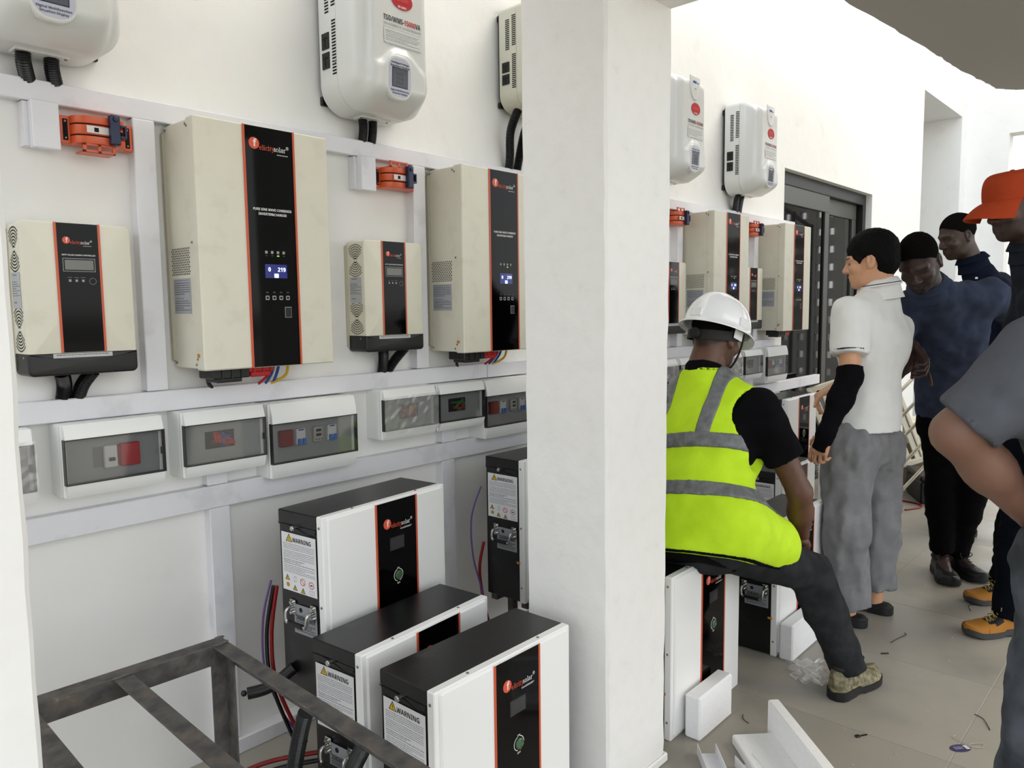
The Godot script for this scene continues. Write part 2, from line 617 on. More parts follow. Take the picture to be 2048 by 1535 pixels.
# ---------------------------------------------------------------- the setting
func build_structure() -> void:
	# floor: a bed with large tiles on it, joints left open
	var bed := struct("floor", box_mesh(V(-3.5, -0.25, -3.0), V(14.0, -0.0016, 4.2)), M.joint, "grey-beige tiled floor of the equipment porch")
	var tm := box_mesh(V(-0.3142, -0.006, -0.3142), V(0.3142, 0.0, 0.3142), 0.0008)
	for i in range(-4, 18):
		for j in range(-1, 7):
			var x := 0.035 + 0.63 * i
			var z := -0.145 + 0.63 * j + 0.315
			if i * j % 7 == 3 and false:
				continue
			put("tile", tm, M["tile%d" % ((i * 5 + j * 3 + 60) % 3)], bed, V(x + 0.315, rng.randf_range(-0.0003, 0.0), z))
	# back wall with a sliding door and a passage through it
	var w := MB.new()
	var top := 5.6
	w.span(V(-3.5, 0, -0.22), V(5.347, top, 0))
	w.span(V(5.347, 2.362, -0.22), V(7.209, top, 0))
	w.span(V(7.209, 0, -0.22), V(8.70, top, 0))
	w.span(V(8.70, 3.545, -0.22), V(10.253, top, 0))
	w.span(V(10.253, 0, -0.22), V(10.56, top, 0))
	struct("wall_back", w.mesh(), M.wall, "white plastered back wall carrying the electrical equipment")
	var p := MB.new()
	p.span(V(8.50, 0, -2.6), V(8.70, 3.745, -0.22))
	p.span(V(10.253, 0, -2.6), V(10.45, 3.745, -0.22))
	p.span(V(8.50, 3.545, -2.6), V(10.45, 3.745, -0.22))
	p.span(V(8.50, 0, -2.8), V(10.45, 3.745, -2.6))
	struct("wall_passage", p.mesh(), M.wall, "white walls of the tall passage beyond the sliding door")
	var r := MB.new()
	r.span(V(4.9, 0, -3.0), V(5.1, 2.9, -0.22))
	r.span(V(7.5, 0, -3.0), V(7.7, 2.9, -0.22))
	r.span(V(4.9, 2.7, -3.0), V(7.7, 2.9, -0.22))
	r.span(V(4.9, 0, -3.2), V(7.7, 2.9, -3.0))
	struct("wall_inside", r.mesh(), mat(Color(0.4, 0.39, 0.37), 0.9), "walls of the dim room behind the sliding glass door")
	# end wall across the porch, with an opening
	var e := MB.new()
	e.span(V(10.56, 0, -0.22), V(10.80, top, 0.42))
	e.span(V(10.56, 3.345, 0.42), V(10.80, top, 2.3))
	e.span(V(10.56, 2.4, 2.3), V(10.80, top, 4.2))
	struct("wall_end", e.mesh(), M.wall, "white end wall at the far right with a doorway in it")
	# lattice block wall beyond the doorway, seen only mirrored in the glass door
	var lat := MB.new()
	for i in 14:
		var z := 0.9 + i * 0.24
		lat.span(V(11.2, 0, z), V(11.32, 3.1, z + 0.15))
	for j in 13:
		var y := 0.0 + j * 0.25
		lat.span(V(11.21, y, 0.9), V(11.31, y + 0.15, 4.2))
	struct("wall_lattice", lat.mesh(), mat(Color(0.6, 0.59, 0.57), 0.9), "lattice block wall mirrored in the sliding glass door")
	var st := thing("stair_railing", "dark stair railing mirrored in the sliding glass door", "railing", V(9.2, 0, 1.62))
	for k in 7:
		var rb := MB.new()
		rb.bar(V(0, 1.42 + k * 0.21, 0.0), V(1.2, 1.30 + k * 0.19, 0.0), 0.025, 0.03 if k < 6 else 0.05, 0.003)
		put("rail", rb.mesh(), M.frame_dark, st)
	for k in 3:
		put("post", box_mesh(V(0.6 * k - 0.02, 0, -0.02), V(0.6 * k + 0.02, 2.72 - 0.12 * k, 0.02), 0.003), M.frame_dark, st)
	struct("ground", box_mesh(V(-30, -0.4, 4.2), V(30, -0.03, 40)), mat(Color(0.72, 0.7, 0.66), 0.95), "pale concrete yard outside the porch")
	# concrete slab overhead, its edge a little uneven, open to the sky along the wall
	var edge := PackedVector2Array()
	var pts := [V(-3.5, 0, 0.76), V(1.6, 0, 0.74), V(4.3, 0, 0.731), V(5.44, 0, 0.841), V(6.16, 0, 0.889), V(6.85, 0, 0.975), V(7.0, 0, 1.08)]
	for i in pts.size() - 1:
		for k in 12:
			var q: Vector3 = pts[i].lerp(pts[i + 1], k / 12.0)
			edge.append(Vector2(q.x, -(q.z + rng.randf_range(-0.006, 0.006))))
	edge.append(Vector2(7.02, -1.12))
	edge.append(Vector2(7.02, -3.1))
	edge.append(Vector2(-3.5, -3.1))
	var s := MB.new()
	var rings := []
	for y in [3.0, 3.22]:
		var ring := PackedVector3Array()
		for q in edge:
			ring.append(V(q.x, y, -q.y))
		rings.append(ring)
	for j in edge.size():
		var k := (j + 1) % edge.size()
		s.quad(rings[0][k], rings[0][j], rings[1][j], rings[1][k])
	var idx := Geometry2D.triangulate_polygon(edge)
	for t in range(0, idx.size(), 3):
		for y in 2:
			var o := V(0, 3.0 if y == 1 else 4.0, 0)
			s.tri_out(rings[y][idx[t]], rings[y][idx[t + 1]], rings[y][idx[t + 2]], V(2, 3.11, 3))
	struct("ceiling", s.mesh(), M.ceiling, "grey underside of the concrete slab over the porch")
	# pillars, slightly out of plumb, with hand-trowelled edges
	pillar(V(1.687, 0, 0.79), V(1.986, 0, 1.083), V(-0.012, 0, 0), V(0.018, 0, 0), "pillar", "broad white plastered pillar standing in the middle of the picture")
	pillar(V(0.02, 0, 0.79), V(0.312, 0, 1.08), V(0, 0, 0), V(0.008, 0, 0), "pillar", "white plastered pillar cropped by the left edge of the picture")
	var bm := MB.new()
	bm.span(V(1.69, 2.243, 1.06), V(1.998, 3.0, 3.05), 0.004)
	struct("trim_1", bm.mesh(), M.pillar, "white beam running outwards from the top of the middle pillar")
	var b2 := MB.new()
	b2.span(V(0.03, 2.243, 1.06), V(0.32, 3.0, 3.05), 0.004)
	struct("trim_2", b2.mesh(), M.pillar, "white beam running outwards from the left pillar")
	var bb := MB.new()
	bb.span(V(1.68, 0, 1.083), V(1.99, 0.028, 1.092), 0.004)
	bb.span(V(1.986, 0, 0.85), V(1.995, 0.028, 1.092), 0.004)
	struct("baseboard_pillar", bb.mesh(), M.pillar, "rough mortar skirting at the foot of the middle pillar")
	door()

func pillar(lo: Vector3, hi: Vector3, tl: Vector3, tr: Vector3, called: String, label: String) -> void:
	var b := MB.new()
	var n := 44
	var rings := []
	for i in n + 1:
		var y := 3.0 * i / n
		var t := y / 2.3
		var x0 := lo.x + tl.x * t + rng.randf_range(-0.0015, 0.0015)
		var x1 := hi.x + tr.x * t + rng.randf_range(-0.002, 0.002)
		var z1 := hi.z + rng.randf_range(-0.0015, 0.0015)
		var c := 0.006 + rng.randf_range(0.0, 0.003)
		var q := [V(x0, y, lo.z + c), V(x0 + c, y, lo.z), V(x1 - c, y, lo.z), V(x1, y, lo.z + c), V(x1, y, z1 - c), V(x1 - c, y, z1), V(x0 + c, y, z1), V(x0, y, z1 - c)]
		q.reverse()
		rings.append(PackedVector3Array(q))
	b.loft(rings)
	struct(called, b.mesh(28.0), M.pillar, label)

func door() -> void:
	var d := Node3D.new()
	d.name = "door_1"
	add_child(d)
	d.set_meta("kind", "structure")
	d.set_meta("label", "dark sliding glass door in the back wall")
	d.set_meta("category", "door")
	var f := MB.new()
	var z0 := -0.16
	f.span(V(5.347, 2.27, z0), V(7.209, 2.362, -0.05), 0.004)
	f.span(V(5.347, 0, z0), V(5.40, 2.28, -0.05), 0.004)
	f.span(V(7.14, 0, z0), V(7.209, 2.28, -0.05), 0.004)
	f.span(V(5.347, 0, z0), V(7.209, 0.03, -0.05), 0.004)
	put("frame", f.mesh(), M.frame_dark, d)
	for k in 2:
		var x0: float = [5.40, 6.28][k]
		var x1: float = [6.36, 7.10][k]
		var z: float = [-0.075, -0.115][k]
		var s := MB.new()
		s.span(V(x0, 2.14, z - 0.02), V(x1, 2.27, z + 0.02), 0.003)
		s.span(V(x0, 0.03, z - 0.02), V(x1, 0.13, z + 0.02), 0.003)
		s.span(V(x0, 0.13, z - 0.02), V(x0 + 0.07, 2.14, z + 0.02), 0.003)
		s.span(V(x1 - 0.085, 0.13, z - 0.02), V(x1, 2.14, z + 0.02), 0.003)
		var sl := put("sliding_panel", s.mesh(), M.frame_grey, d)
		put("pane", box_mesh(V(x0 + 0.06, 0.12, z - 0.003), V(x1 - 0.07, 2.15, z + 0.003)), M.glass, sl)
		if k == 0:
			var g2 := MB.new()
			g2.span(V(x1 - 0.095, 0.13, z - 0.012), V(x1 - 0.083, 2.14, z + 0.012))
			put("gasket", g2.mesh(), M.black, sl)
		else:
			var h := MB.new()
			h.span(V(x0 + 0.11, 1.28, z + 0.02), V(x0 + 0.13, 1.34, z + 0.05), 0.004)
			put("latch", h.mesh(), M.black, sl)
	# the security grille behind the panes
	var gr := MB.new()
	for i in 9:
		gr.span(V(5.42, 0.2 + i * 0.23, -0.19), V(7.12, 0.215 + i * 0.23, -0.175))
	for i in 6:
		gr.span(V(5.45 + i * 0.33, 0.1, -0.19), V(5.465 + i * 0.33, 2.2, -0.175))
	put("grille", gr.mesh(), M.black, d)

# ---------------------------------------------------------------- white plastic cable trunking
func trunk(lo: Vector3, hi: Vector3, label: String, group := "white cable trunking on the wall") -> void:
	var t := thing("cable_duct", label, "trunking", V((lo.x + hi.x) / 2, lo.y, lo.z), 0.0, group)
	var o := -t.position
	var lid := 0.012
	put("base", box_mesh(lo + o + V(0.0015, 0.0015, 0), hi + o - V(0.0015, 0.0015, lid - 0.001)), M.trunk, t)
	put("lid", box_mesh(V(lo.x, lo.y, hi.z - lid) + o, hi + o, 0.0025), M.trunk, t)

func build_trunking() -> void:
	trunk(V(-0.9, 1.937, 0), V(5.45, 1.992, 0.04), "long white cable trunk along the wall above the inverters, the highest of the trunks")
	trunk(V(-0.9, 1.119, 0), V(2.300, 1.179, 0.04), "white cable trunk running under the inverters, left length ending at a butt joint")
	trunk(V(2.303, 1.119, 0), V(5.14, 1.179, 0.04), "white cable trunk under the inverters continuing right of the butt joint behind the pillar")
	trunk(V(-0.9, 0.806, 0), V(5.99, 0.876, 0.04), "long white cable trunk below the breaker boxes, overshooting the glass door")
	trunk(V(1.10, 0.0, 0), V(3.6, 0.05, 0.05), "white cable trunk lying at the foot of the wall behind the batteries")
	trunk(V(0.912, 1.181, 0), V(0.972, 1.936, 0.044), "upright white cable trunk left of the nearest large inverter")
	trunk(V(1.916, 1.181, 0), V(1.976, 1.936, 0.044), "upright white cable trunk just left of the second large inverter, by the pillar")
	trunk(V(3.83, 1.181, 0), V(3.885, 1.936, 0.044), "upright white cable trunk under the orange clamp right of the pillar")
	trunk(V(4.80, 1.181, 0), V(4.855, 1.936, 0.044), "upright white cable trunk left of the farthest large inverter")
	trunk(V(1.076, 0.877, 0), V(1.142, 0.925, 0.038), "short white trunk stub under the second breaker box from the left")
	trunk(V(2.043, 0.877, 0), V(2.116, 0.935, 0.038), "short white trunk stub under the breaker box with green wires")
	trunk(V(4.62, 0.877, 0), V(4.68, 0.935, 0.038), "short white trunk stub under the far breaker boxes")
	trunk(V(1.078, 0.051, 0), V(1.144, 0.805, 0.038), "upright white trunk dropping to the floor behind the steel frame")
	trunk(V(2.036, 0.051, 0), V(2.106, 0.805, 0.038), "upright white trunk dropping to the floor left of the battery by the pillar")
	trunk(V(4.70, 0.0, 0), V(4.76, 0.805, 0.038), "upright white trunk dropping behind the far raised battery")
	for q in [[0.661, "white trunk end box left of the nearest orange clamp"], [1.668, "white trunk end box left of the orange clamp beside the pillar"]]:
		var t := thing("duct_end_box", q[1], "trunking", V(q[0], 1.82, 0), 0.0, "trunk end boxes")
		put("base", box_mesh(V(-0.012, 0.006, 0), V(0.05, 0.115, 0.035)), M.trunk, t)
		put("lid", box_mesh(V(0, 0, 0.035), V(0.063, 0.117, 0.062), 0.002), M.trunk, t)

# ---------------------------------------------------------------- electrical equipment
func logo(parent: Node, at: Vector3, w: float, shade := 0.0) -> void:
	# orange disc with an f, then lettering; w is the whole width
	var u := w / 7.0
	var b := MB.new()
	b.prism(disc(u * 0.9, 0, 0), 0.0, 0.0004)
	put("logo_disc", b.mesh(), M.ink_logo, parent, at + V(-w * 0.5 + u * 0.75, u * 0.3, 0))
	text("logo_initial", "f", u * 1.15, M.ink_white, parent, at + V(-w * 0.5 + u * 0.85, u * 0.35, 0.0009), false, true)
	text("lettering", "elicity", u * 0.72, M.ink_logo, parent, at + V(-w * 0.5 + u * 1.62, -u * 0.22, 0.0006), true, false, 1, 0.92)
	text("lettering", "solar", u * 0.72, M.ink_white, parent, at + V(-w * 0.5 + u * 4.15, -u * 0.22, 0.0006), true, false, 1, 0.92)
	text("lettering", "®", u * 0.5, M.ink_white, parent, at + V(-w * 0.5 + u * 6.62, u * 0.2, 0.0006))
	put("small_print", face(u * 2.0, u * 0.16), M.ink_dim, parent, at + V(w * 0.5 - u * 1.3, -u * 1.05, 0.0006))

func lines_tex(w: int, h: int, bg: Color, ink: Color, rows: Array, sd := 1) -> ImageTexture:
	# rows: [y0, y1, count, margin, fill] strips of unreadable print
	var im := Image.create(w, h, false, Image.FORMAT_RGB8)
	im.fill(bg)
	var r := RandomNumberGenerator.new()
	r.seed = sd
	for q in rows:
		for k in int(q[2]):
			var y := int(lerpf(q[0], q[1], k / float(q[2])) * h)
			var hh := maxi(1, int((q[1] - q[0]) * h / q[2] * 0.42))
			var x := int(q[3] * w)
			var end := int((1.0 - q[3]) * w * (r.randf_range(0.55, 1.0) if r.randf() < q[4] else 1.0))
			while x < end:
				var l := mini(r.randi_range(maxi(2, w / 60), maxi(4, w / 16)), end - x)
				im.fill_rect(Rect2i(x, y, l, hh), ink.lerp(bg, r.randf_range(0.0, 0.35)))
				x += l + maxi(1, w / 90)
	return ImageTexture.create_from_image(im)

func tex_mat(t: Texture2D, rough := 0.5, metal := 0.0) -> StandardMaterial3D:
	var m := mat(Color.WHITE, rough, metal)
	m.albedo_texture = t
	return m

func holes(parent: Node, called: String, pts: PackedVector3Array, r: float, basis: Basis) -> void:
	var b := MB.new()
	for p in pts:
		var c := PackedVector3Array()
		for i in 6:
			var t := TAU * i / 6.0
			c.append(p + basis * V(cos(t) * r, sin(t) * r, 0))
		b.fan(c, false)
	var o := put(called, b.mesh(), M.hole, parent)
	o.set_meta("kind", "stuff")

func screw(parent: Node, at: Vector3, ax: Vector3, r := 0.004) -> void:
	var k := ["screw", ax, r]
	if not text_cache.has(k):
		var b := MB.new()
		b.lathe(PackedVector2Array([Vector2(r, 0), Vector2(r, 0.0012), Vector2(r * 0.6, 0.0025)]), Vector3.ZERO, ax, 8)
		text_cache[k] = b.mesh()
	put("screw", text_cache[k], M.screw, parent, at)

const LEFT := Basis(Vector3(0, 0, 1), Vector3(0, 1, 0), Vector3(-1, 0, 0))

func make_inverter() -> Node3D:
	var t := thing("inverter", "x", "inverter")
	var hw := 0.2135
	put("case", box_mesh(V(-hw + 0.003, 0, 0.012), V(hw - 0.003, 0.688, 0.168), 0.003), M.beige, t)
	put("mounting_flange", box_mesh(V(-hw - 0.004, 0.02, 0.004), V(hw + 0.004, 0.67, 0.02), 0.002), M.beige_dark, t)
	put("front_cover", box_mesh(V(-hw, -0.004, 0.155), V(hw, 0.692, 0.2), 0.0035), M.beige, t)
	var x0 := -hw + 0.146
	var x1 := -hw + 0.306
	var pan := put("display_panel", box_mesh(V(x0, -0.002, 0.2), V(x1, 0.690, 0.203), 0.0008), M.gloss_black, t)
	for x in [x0, x1]:
		put("edge_strip", box_mesh(V(x - 0.0035, -0.003, 0.2), V(x + 0.0035, 0.691, 0.2036), 0.0008), M.orange_edge, t)
	var cx := (x0 + x1) * 0.5
	logo(pan, V(cx + 0.001, 0.636, 0.2034), 0.128)
	text("lettering", "PURE SINE WAVE COMBINED", 0.0072, M.ink_white, pan, V(cx + 0.002, 0.456, 0.2036), false, true, 0, 0.92)
	text("lettering", "INVERTER&CHARGER", 0.0072, M.ink_white, pan, V(cx + 0.002, 0.443, 0.2036), false, true, 0, 0.92)
	for k in 4:
		var x := cx - 0.024 + k * 0.019
		put("status_icon", face(0.008, 0.008), M.ink_dim, pan, V(x, 0.333, 0.2036))
		put("status_led", face(0.007, 0.003), M.led_green if k == 2 else M.led_dim, pan, V(x, 0.323, 0.2036))
	var lcd := put("screen", box_mesh(V(-0.036, -0.02, 0), V(0.036, 0.02, 0.0008)), M.lcd_blue, pan, V(cx + 0.006, 0.278, 0.203))
	text("digits", "219", 0.012, M.lcd_on, lcd, V(0.018, 0.005, 0.0012), false, true)
	text("digits", "0", 0.012, M.lcd_on, lcd, V(-0.022, 0.005, 0.0012), false, true)
	put("screen_icon", face(0.014, 0.012), M.lcd_on, lcd, V(0.0, -0.013, 0.0012))
	for k in 4:
		var kb := MB.new()
		kb.prism(rrect(0.0125, 0.0125, 0, 0, 0.002, 0.002, 2), 0, 0.0006)
		var bt := put("button", kb.mesh(), M.ink_dim, pan, V(cx - 0.026 + k * 0.0225, 0.2, 0.203))
		put("symbol", face(0.007, 0.006), M.gloss_black, bt, V(0, 0, 0.0009))
		put("symbol_print", face(0.008, 0.003), M.ink_grey, pan, V(cx - 0.026 + k * 0.0225, 0.216, 0.2036))
	var sw := put("switch", box_mesh(V(-0.011, -0.016, 0), V(0.011, 0.016, 0.001)), M.ink_dim, pan, V(cx + 0.041, 0.157, 0.203))
	put("rocker", box_mesh(V(-0.0095, -0.0145, 0), V(0.0095, 0.0145, 0.003), 0.001), M.black, sw)
	# left side: perforation, rating label, screws
	var hp := PackedVector3Array()
	for j in 12:
		for i in 11:
			hp.append(V(-hw + 0.0025, 0.268 + j * 0.0065, 0.028 + i * 0.0102 + (0.0051 if j % 2 else 0.0)))
	holes(t, "ventilation_holes", hp, 0.0029, LEFT)
	var lab := put("rating_label", face(0.105, 0.1), tex_mat(lines_tex(128, 128, Color(0.66, 0.67, 0.7), Color(0.3, 0.3, 0.33), [[0.05, 0.1, 1, 0.04, 1], [0.12, 0.5, 6, 0.05, 0.2], [0.56, 0.6, 1, 0.04, 1], [0.63, 0.95, 5, 0.05, 0.3]], 5)), t, V(-hw + 0.0023, 0.206, 0.082))
	lab.basis = LEFT
	for y in [0.02, 0.345, 0.66]:
		screw(t, V(-hw, y + 0.008, 0.162), V(-1, 0, 0))
	screw(t, V(-hw + 0.003, 0.014, 0.024), V(-1, 0, 0))
	screw(t, V(-hw + 0.003, 0.676, 0.024), V(-1, 0, 0))
	screw(t, V(-hw + 0.003, 0.012, 0.148), V(-1, 0, 0))
	screw(t, V(-hw + 0.003, 0.676, 0.148), V(-1, 0, 0))
	var og := put("inspection_sticker", face(0.016, 0.011), M.ink_logo.duplicate(), t, V(-hw - 0.0004, 0.038, 0.168))
	og.material_override = mat(Color(0.8, 0.52, 0.15), 0.6)
	og.basis = LEFT
	# terminal covers and wires below
	var tb := MB.new()
	tb.span(V(-0.165, -0.034, 0.06), V(-0.05, 0.001, 0.15), 0.003)
	tb.span(V(-0.15, -0.046, 0.07), V(-0.07, -0.03, 0.14), 0.003)
	for x in [-0.14, -0.11, -0.08]:
		tb.span(V(x, -0.034, 0.148), V(x + 0.004, 0.0, 0.153))
	put("terminal_cover", tb.mesh(), M.black, t).set_meta("label", "black terminal cover")
	var tr := MB.new()
	tr.span(V(-0.055, -0.02, 0.06), V(0.03, 0.001, 0.15), 0.003)
	tr.span(V(-0.045, -0.035, 0.065), V(0.02, -0.018, 0.145), 0.003)
	for x in [-0.04, -0.01, 0.015]:
		tr.span(V(x, -0.02, 0.148), V(x + 0.006, 0.0, 0.154), 0.001)
	put("terminal_cover", tr.mesh(), M.red, t).set_meta("label", "red terminal cover")
	return t

func make_controller() -> Node3D:
	var t := thing("charge_controller", "x", "controller")
	var w := 0.262
	var h := 0.387
	var b := MB.new()
	b.prism(rrect(w, h - 0.04, 0, 0.04 + (h - 0.04) / 2, 0.004, 0.014), 0.006, 0.1, 0.004)
	put("case", b.mesh(35), M.beige, t)
	var bp := MB.new()
	bp.prism(rrect(w + 0.02, h - 0.03, 0, h / 2, 0.006, 0.006), 0.0, 0.006)
	put("back_plate", bp.mesh(35), M.beige_dark, t)
	var c := MB.new()
	c.prism(rrect(w + 0.002, 0.058, 0, 0.029, 0.014, 0.003), 0.004, 0.102, 0.005)
	put("wiring_cover", c.mesh(35), M.black, t)
	put("caution_strip", face(0.142, 0.011), tex_mat(lines_tex(160, 16, Color(0.74, 0.74, 0.75), Color(0.3, 0.3, 0.3), [[0.25, 0.75, 1, 0.06, 0]], 3)), t, V(-0.004, 0.05, 0.1025))
	var x0 := -w / 2 + 0.079
	var x1 := -w / 2 + 0.182
	var pan := put("display_panel", box_mesh(V(x0, 0.058, 0.1), V(x1, 0.386, 0.102), 0.0006), M.gloss_black, t)
	for x in [x0, x1]:
		put("edge_strip", box_mesh(V(x - 0.003, 0.058, 0.1), V(x + 0.003, 0.387, 0.1026), 0.0006), M.orange_edge, t)
	var cx := (x0 + x1) / 2
	logo(pan, V(cx, 0.34, 0.1024), 0.07)
	text("lettering", "MPPT SOLAR CHARGE CONTROLLER", 0.0036, M.ink_white, pan, V(cx, 0.306, 0.1026), false, true, 0, 0.95)
	put("bezel", face(0.077, 0.034), M.ink_dim, pan, V(cx, 0.281, 0.1024))
	put("bezel_field", face(0.074, 0.031), M.gloss_black, pan, V(cx, 0.281, 0.1026))
	put("screen", face(0.068, 0.025), M.lcd_grey, pan, V(cx, 0.281, 0.1029))
	for k in 3:
		put("button", face(0.006, 0.006), M.ink_dim, pan, V(cx - 0.024 + k * 0.0155, 0.241, 0.1026))
		put("symbol_print", face(0.011, 0.0022), M.ink_grey, pan, V(cx - 0.024 + k * 0.0155, 0.249, 0.1026))
	var kb := MB.new()
	for i in 24:
		var a := TAU * i / 24.0
		var d := TAU * (i + 1) / 24.0
		kb.quad(V(cos(a) * 0.0085, sin(a) * 0.0085, 0), V(cos(d) * 0.0085, sin(d) * 0.0085, 0), V(cos(d) * 0.0078, sin(d) * 0.0078, 0), V(cos(a) * 0.0078, sin(a) * 0.0078, 0))
	put("dial_ring", kb.mesh(), M.ink_dim, pan, V(cx + 0.03, 0.24, 0.1027))
	# left side: two round fan grilles and a label between them
	for cy in [0.118, 0.318]:
		var hp := PackedVector3Array()
		for j in range(1, 8):
			for i in range(-j - 1, j + 2):
				var a := deg_to_rad(i * 52.0 / (j + 1))
				for s in [-1, 1]:
					var q := V(-w / 2 - 0.0006, cy + s * cos(a) * j * 0.0078, 0.052 + sin(a) * j * 0.0078)
					if absf(q.z - 0.052) < 0.036:
						hp.append(q)
		holes(t, "fan_holes", hp, 0.0024, LEFT)
	var l := put("rating_label", face(0.066, 0.09), tex_mat(lines_tex(96, 128, Color(0.7, 0.71, 0.73), Color(0.3, 0.3, 0.32), [[0.06, 0.16, 1, 0.2, 1], [0.25, 0.7, 7, 0.05, 0.3], [0.82, 0.92, 1, 0.15, 1]], 8)), t, V(-w / 2 - 0.0008, 0.216, 0.05))
	l.basis = LEFT
	screw(t, V(-w / 2, 0.047, 0.07), V(-1, 0, 0))
	return t

# wall-hung voltage regulator with a sculpted front
func reg_shape(s: float, a: Vector2, o: Vector2) -> float:
	# s: 0 at the rim, 1 at the middle; a: point, x across, y up from the base
	var e := 1.0 - pow(1.0 - clampf(s * 4.0, 0.0, 1.0), 2.0)
	var d := 0.14 + 0.066 * e
	var low := smoothstep(0.26, 0.12, a.y)
	var half := lerpf(0.112, 0.12, low)
	var raised := smoothstep(half + 0.010, half - 0.010, absf(a.x))
	d += 0.026 * raised * e
	# the lower front swells below a shallow chevron
	var v_edge := 0.205 - 0.05 * smoothstep(0.02, 0.10, absf(a.x))
	d += 0.016 * smoothstep(v_edge, v_edge - 0.035, a.y) * smoothstep(-0.01, 0.05, a.y) * smoothstep(0.125, 0.085, absf(a.x)) * e
	return d

func make_regulator(beige := false, va := "15000") -> Node3D:
	var t := thing("voltage_regulator", "x", "regulator")
	var w := 0.34
	var h := 0.535
	var skin: Material = M.reg_beige if beige else M.regulator
	var o := rrect(w, h, 0, h / 2, 0.09, 0.03, 12)
	var bk := MB.new()
	bk.prism(rrect(w - 0.012, h - 0.02, 0, h / 2, 0.085, 0.03, 8), 0.014, 0.026)
	for y in [0.03, h - 0.06]:
		for x in [-0.145, 0.145]:
			bk.span(V(x - 0.015, y, 0.0), V(x + 0.015, y + 0.03, 0.014), 0.003)
	put("back_plate", bk.mesh(), M.black, t)
	var c := MB.new()
	c.prism(o, 0.024, 0.118, 0.002)
	put("case", c.mesh(35), skin, t)
	# front shell: rings shrinking towards the middle line
	var f := MB.new()
	var rings := []
	rings.append(f.ring_at(o, 0.0, 0.119))
	var mid := Vector2(0, h / 2)
	var fine := PackedVector2Array()
	for i in o.size():
		var a := o[i]
		var b := o[(i + 1) % o.size()]
		var k := maxi(1, int(a.distance_to(b) / 0.012))
		for j in k:
			fine.append(a.lerp(b, float(j) / k))
	rings = []
	for q in [[0.0, 0.119], [0.0, 0.14]]:
		var ring := PackedVector3Array()
		for p in fine:
			ring.append(V(p.x, p.y, q[1]))
		rings.append(ring)
	for i in range(1, 26):
		var s := i / 26.0
		var ring := PackedVector3Array()
		for p in fine:
			var a := mid + (p - mid) * Vector2(1.0 - s, 1.0 - s)
			ring.append(V(a.x, a.y, reg_shape(s, a, p)))
		rings.append(ring)
	f.loft(rings, false, true)
	put("front_shell", f.mesh(50), skin, t)
	# display window
	var zz := 0.244
	var fr := MB.new()
	fr.prism(rrect(0.106, 0.142, 0, 0, 0.045, 0.04, 8), -0.014, 0.006, 0.005)
	var di := put("display_bezel", fr.mesh(35), skin, t, V(-0.018, 0.1, zz))
	di.rotation.x = 0.05
	var pl := MB.new()
	pl.prism(rrect(0.094, 0.122, 0, 0, 0.038, 0.034, 8), 0.0, 0.0066)
	put("display_plate", pl.mesh(35), mat(Color(0.74, 0.75, 0.8), 0.25), di)
	put("screen_border", face(0.066, 0.062), M.ink_navy, di, V(0, 0, 0.007))
	put("screen", face(0.061, 0.057), mat(Color(0.09, 0.09, 0.1), 0.08), di, V(0, 0, 0.0074))
	for k in 3:
		for j in 3:
			text("digits", "8", 0.0095, M.ink_grey, di, V(-0.012 + k * 0.011, 0.012 - j * 0.014, 0.0078))
	text("lettering", "Intelligent Voltage", 0.0062, M.ink, di, V(0, 0.045, 0.0074), false, true, 0, 0.95)
	text("lettering", "Regulator Display", 0.0062, M.ink, di, V(0, 0.035, 0.0074), false, true, 0, 1.1)
	text("lettering", "Digital Multifunction", 0.0055, M.ink_navy, di, V(0, -0.041, 0.0074), false, true)
	text("lettering", "Situation Display", 0.0055, M.ink_navy, di, V(0, -0.05, 0.0074), false, true)
	# printing on the upper front
	var z2 := 0.2335
	var ov := MB.new()
	ov.prism(disc(0.03, 0, 0, 1.5), 0, 0.0006)
	var oval := put("red_oval", ov.mesh(), M.ink_red, t, V(0.012, 0.355, z2))
	text("lettering", "80-280V", 0.007, M.ink_white, oval, V(0, -0.022, 0.001), false, true)
	put("lettering_lines", face(0.06, 0.016), tex_mat(lines_tex(64, 16, Color(0.72, 0.1, 0.12), Color(0.9, 0.6, 0.6), [[0.1, 0.9, 3, 0.05, 0.2]], 9)), oval, V(0, 0.0, 0.001))
	text("lettering", "TSD/WMS-", 0.0165, M.ink, t, V(-0.067, 0.287, z2 + 0.0006), false, true, 1, 0.78)
	text("lettering", va, 0.0165, M.ink_red, t, V(0.019, 0.287, z2 + 0.0006), false, true, 1, 0.78)
	text("lettering", "VA", 0.0165, M.ink, t, V(0.0675, 0.287, z2 + 0.0006), false, true, 1, 0.78)
	text("lettering", "FULL AUTOMATIC AC. VOLTAGE REGULATOR", 0.0065, M.ink_grey, t, V(0.012, 0.268, z2 + 0.0006), false, false, 0, 0.88)
	put("specification_print", face(0.156, 0.052), tex_mat(lines_tex(160, 56, Color(0.85, 0.855, 0.845), Color(0.4, 0.4, 0.42), [[0.04, 0.09, 1, 0.0, 0], [0.2, 0.9, 7, 0.04, 0.4], [0.95, 0.99, 1, 0.0, 0]], 12), 0.35), t, V(0.012, 0.233, z2 + 0.0006))
	var sh := MB.new()
	var tongue := PackedVector2Array([Vector2(-0.052, 0.075), Vector2(-0.05, 0.03), Vector2(-0.036, -0.02), Vector2(-0.014, -0.042), Vector2(0.014, -0.042), Vector2(0.036, -0.02), Vector2(0.05, 0.03), Vector2(0.052, 0.075)])
	sh.prism(tongue, 0, 0.006, 0.005)
	var sp := put("shield_panel", sh.mesh(35), skin, t, V(0.0, 0.44, z2 - 0.002))
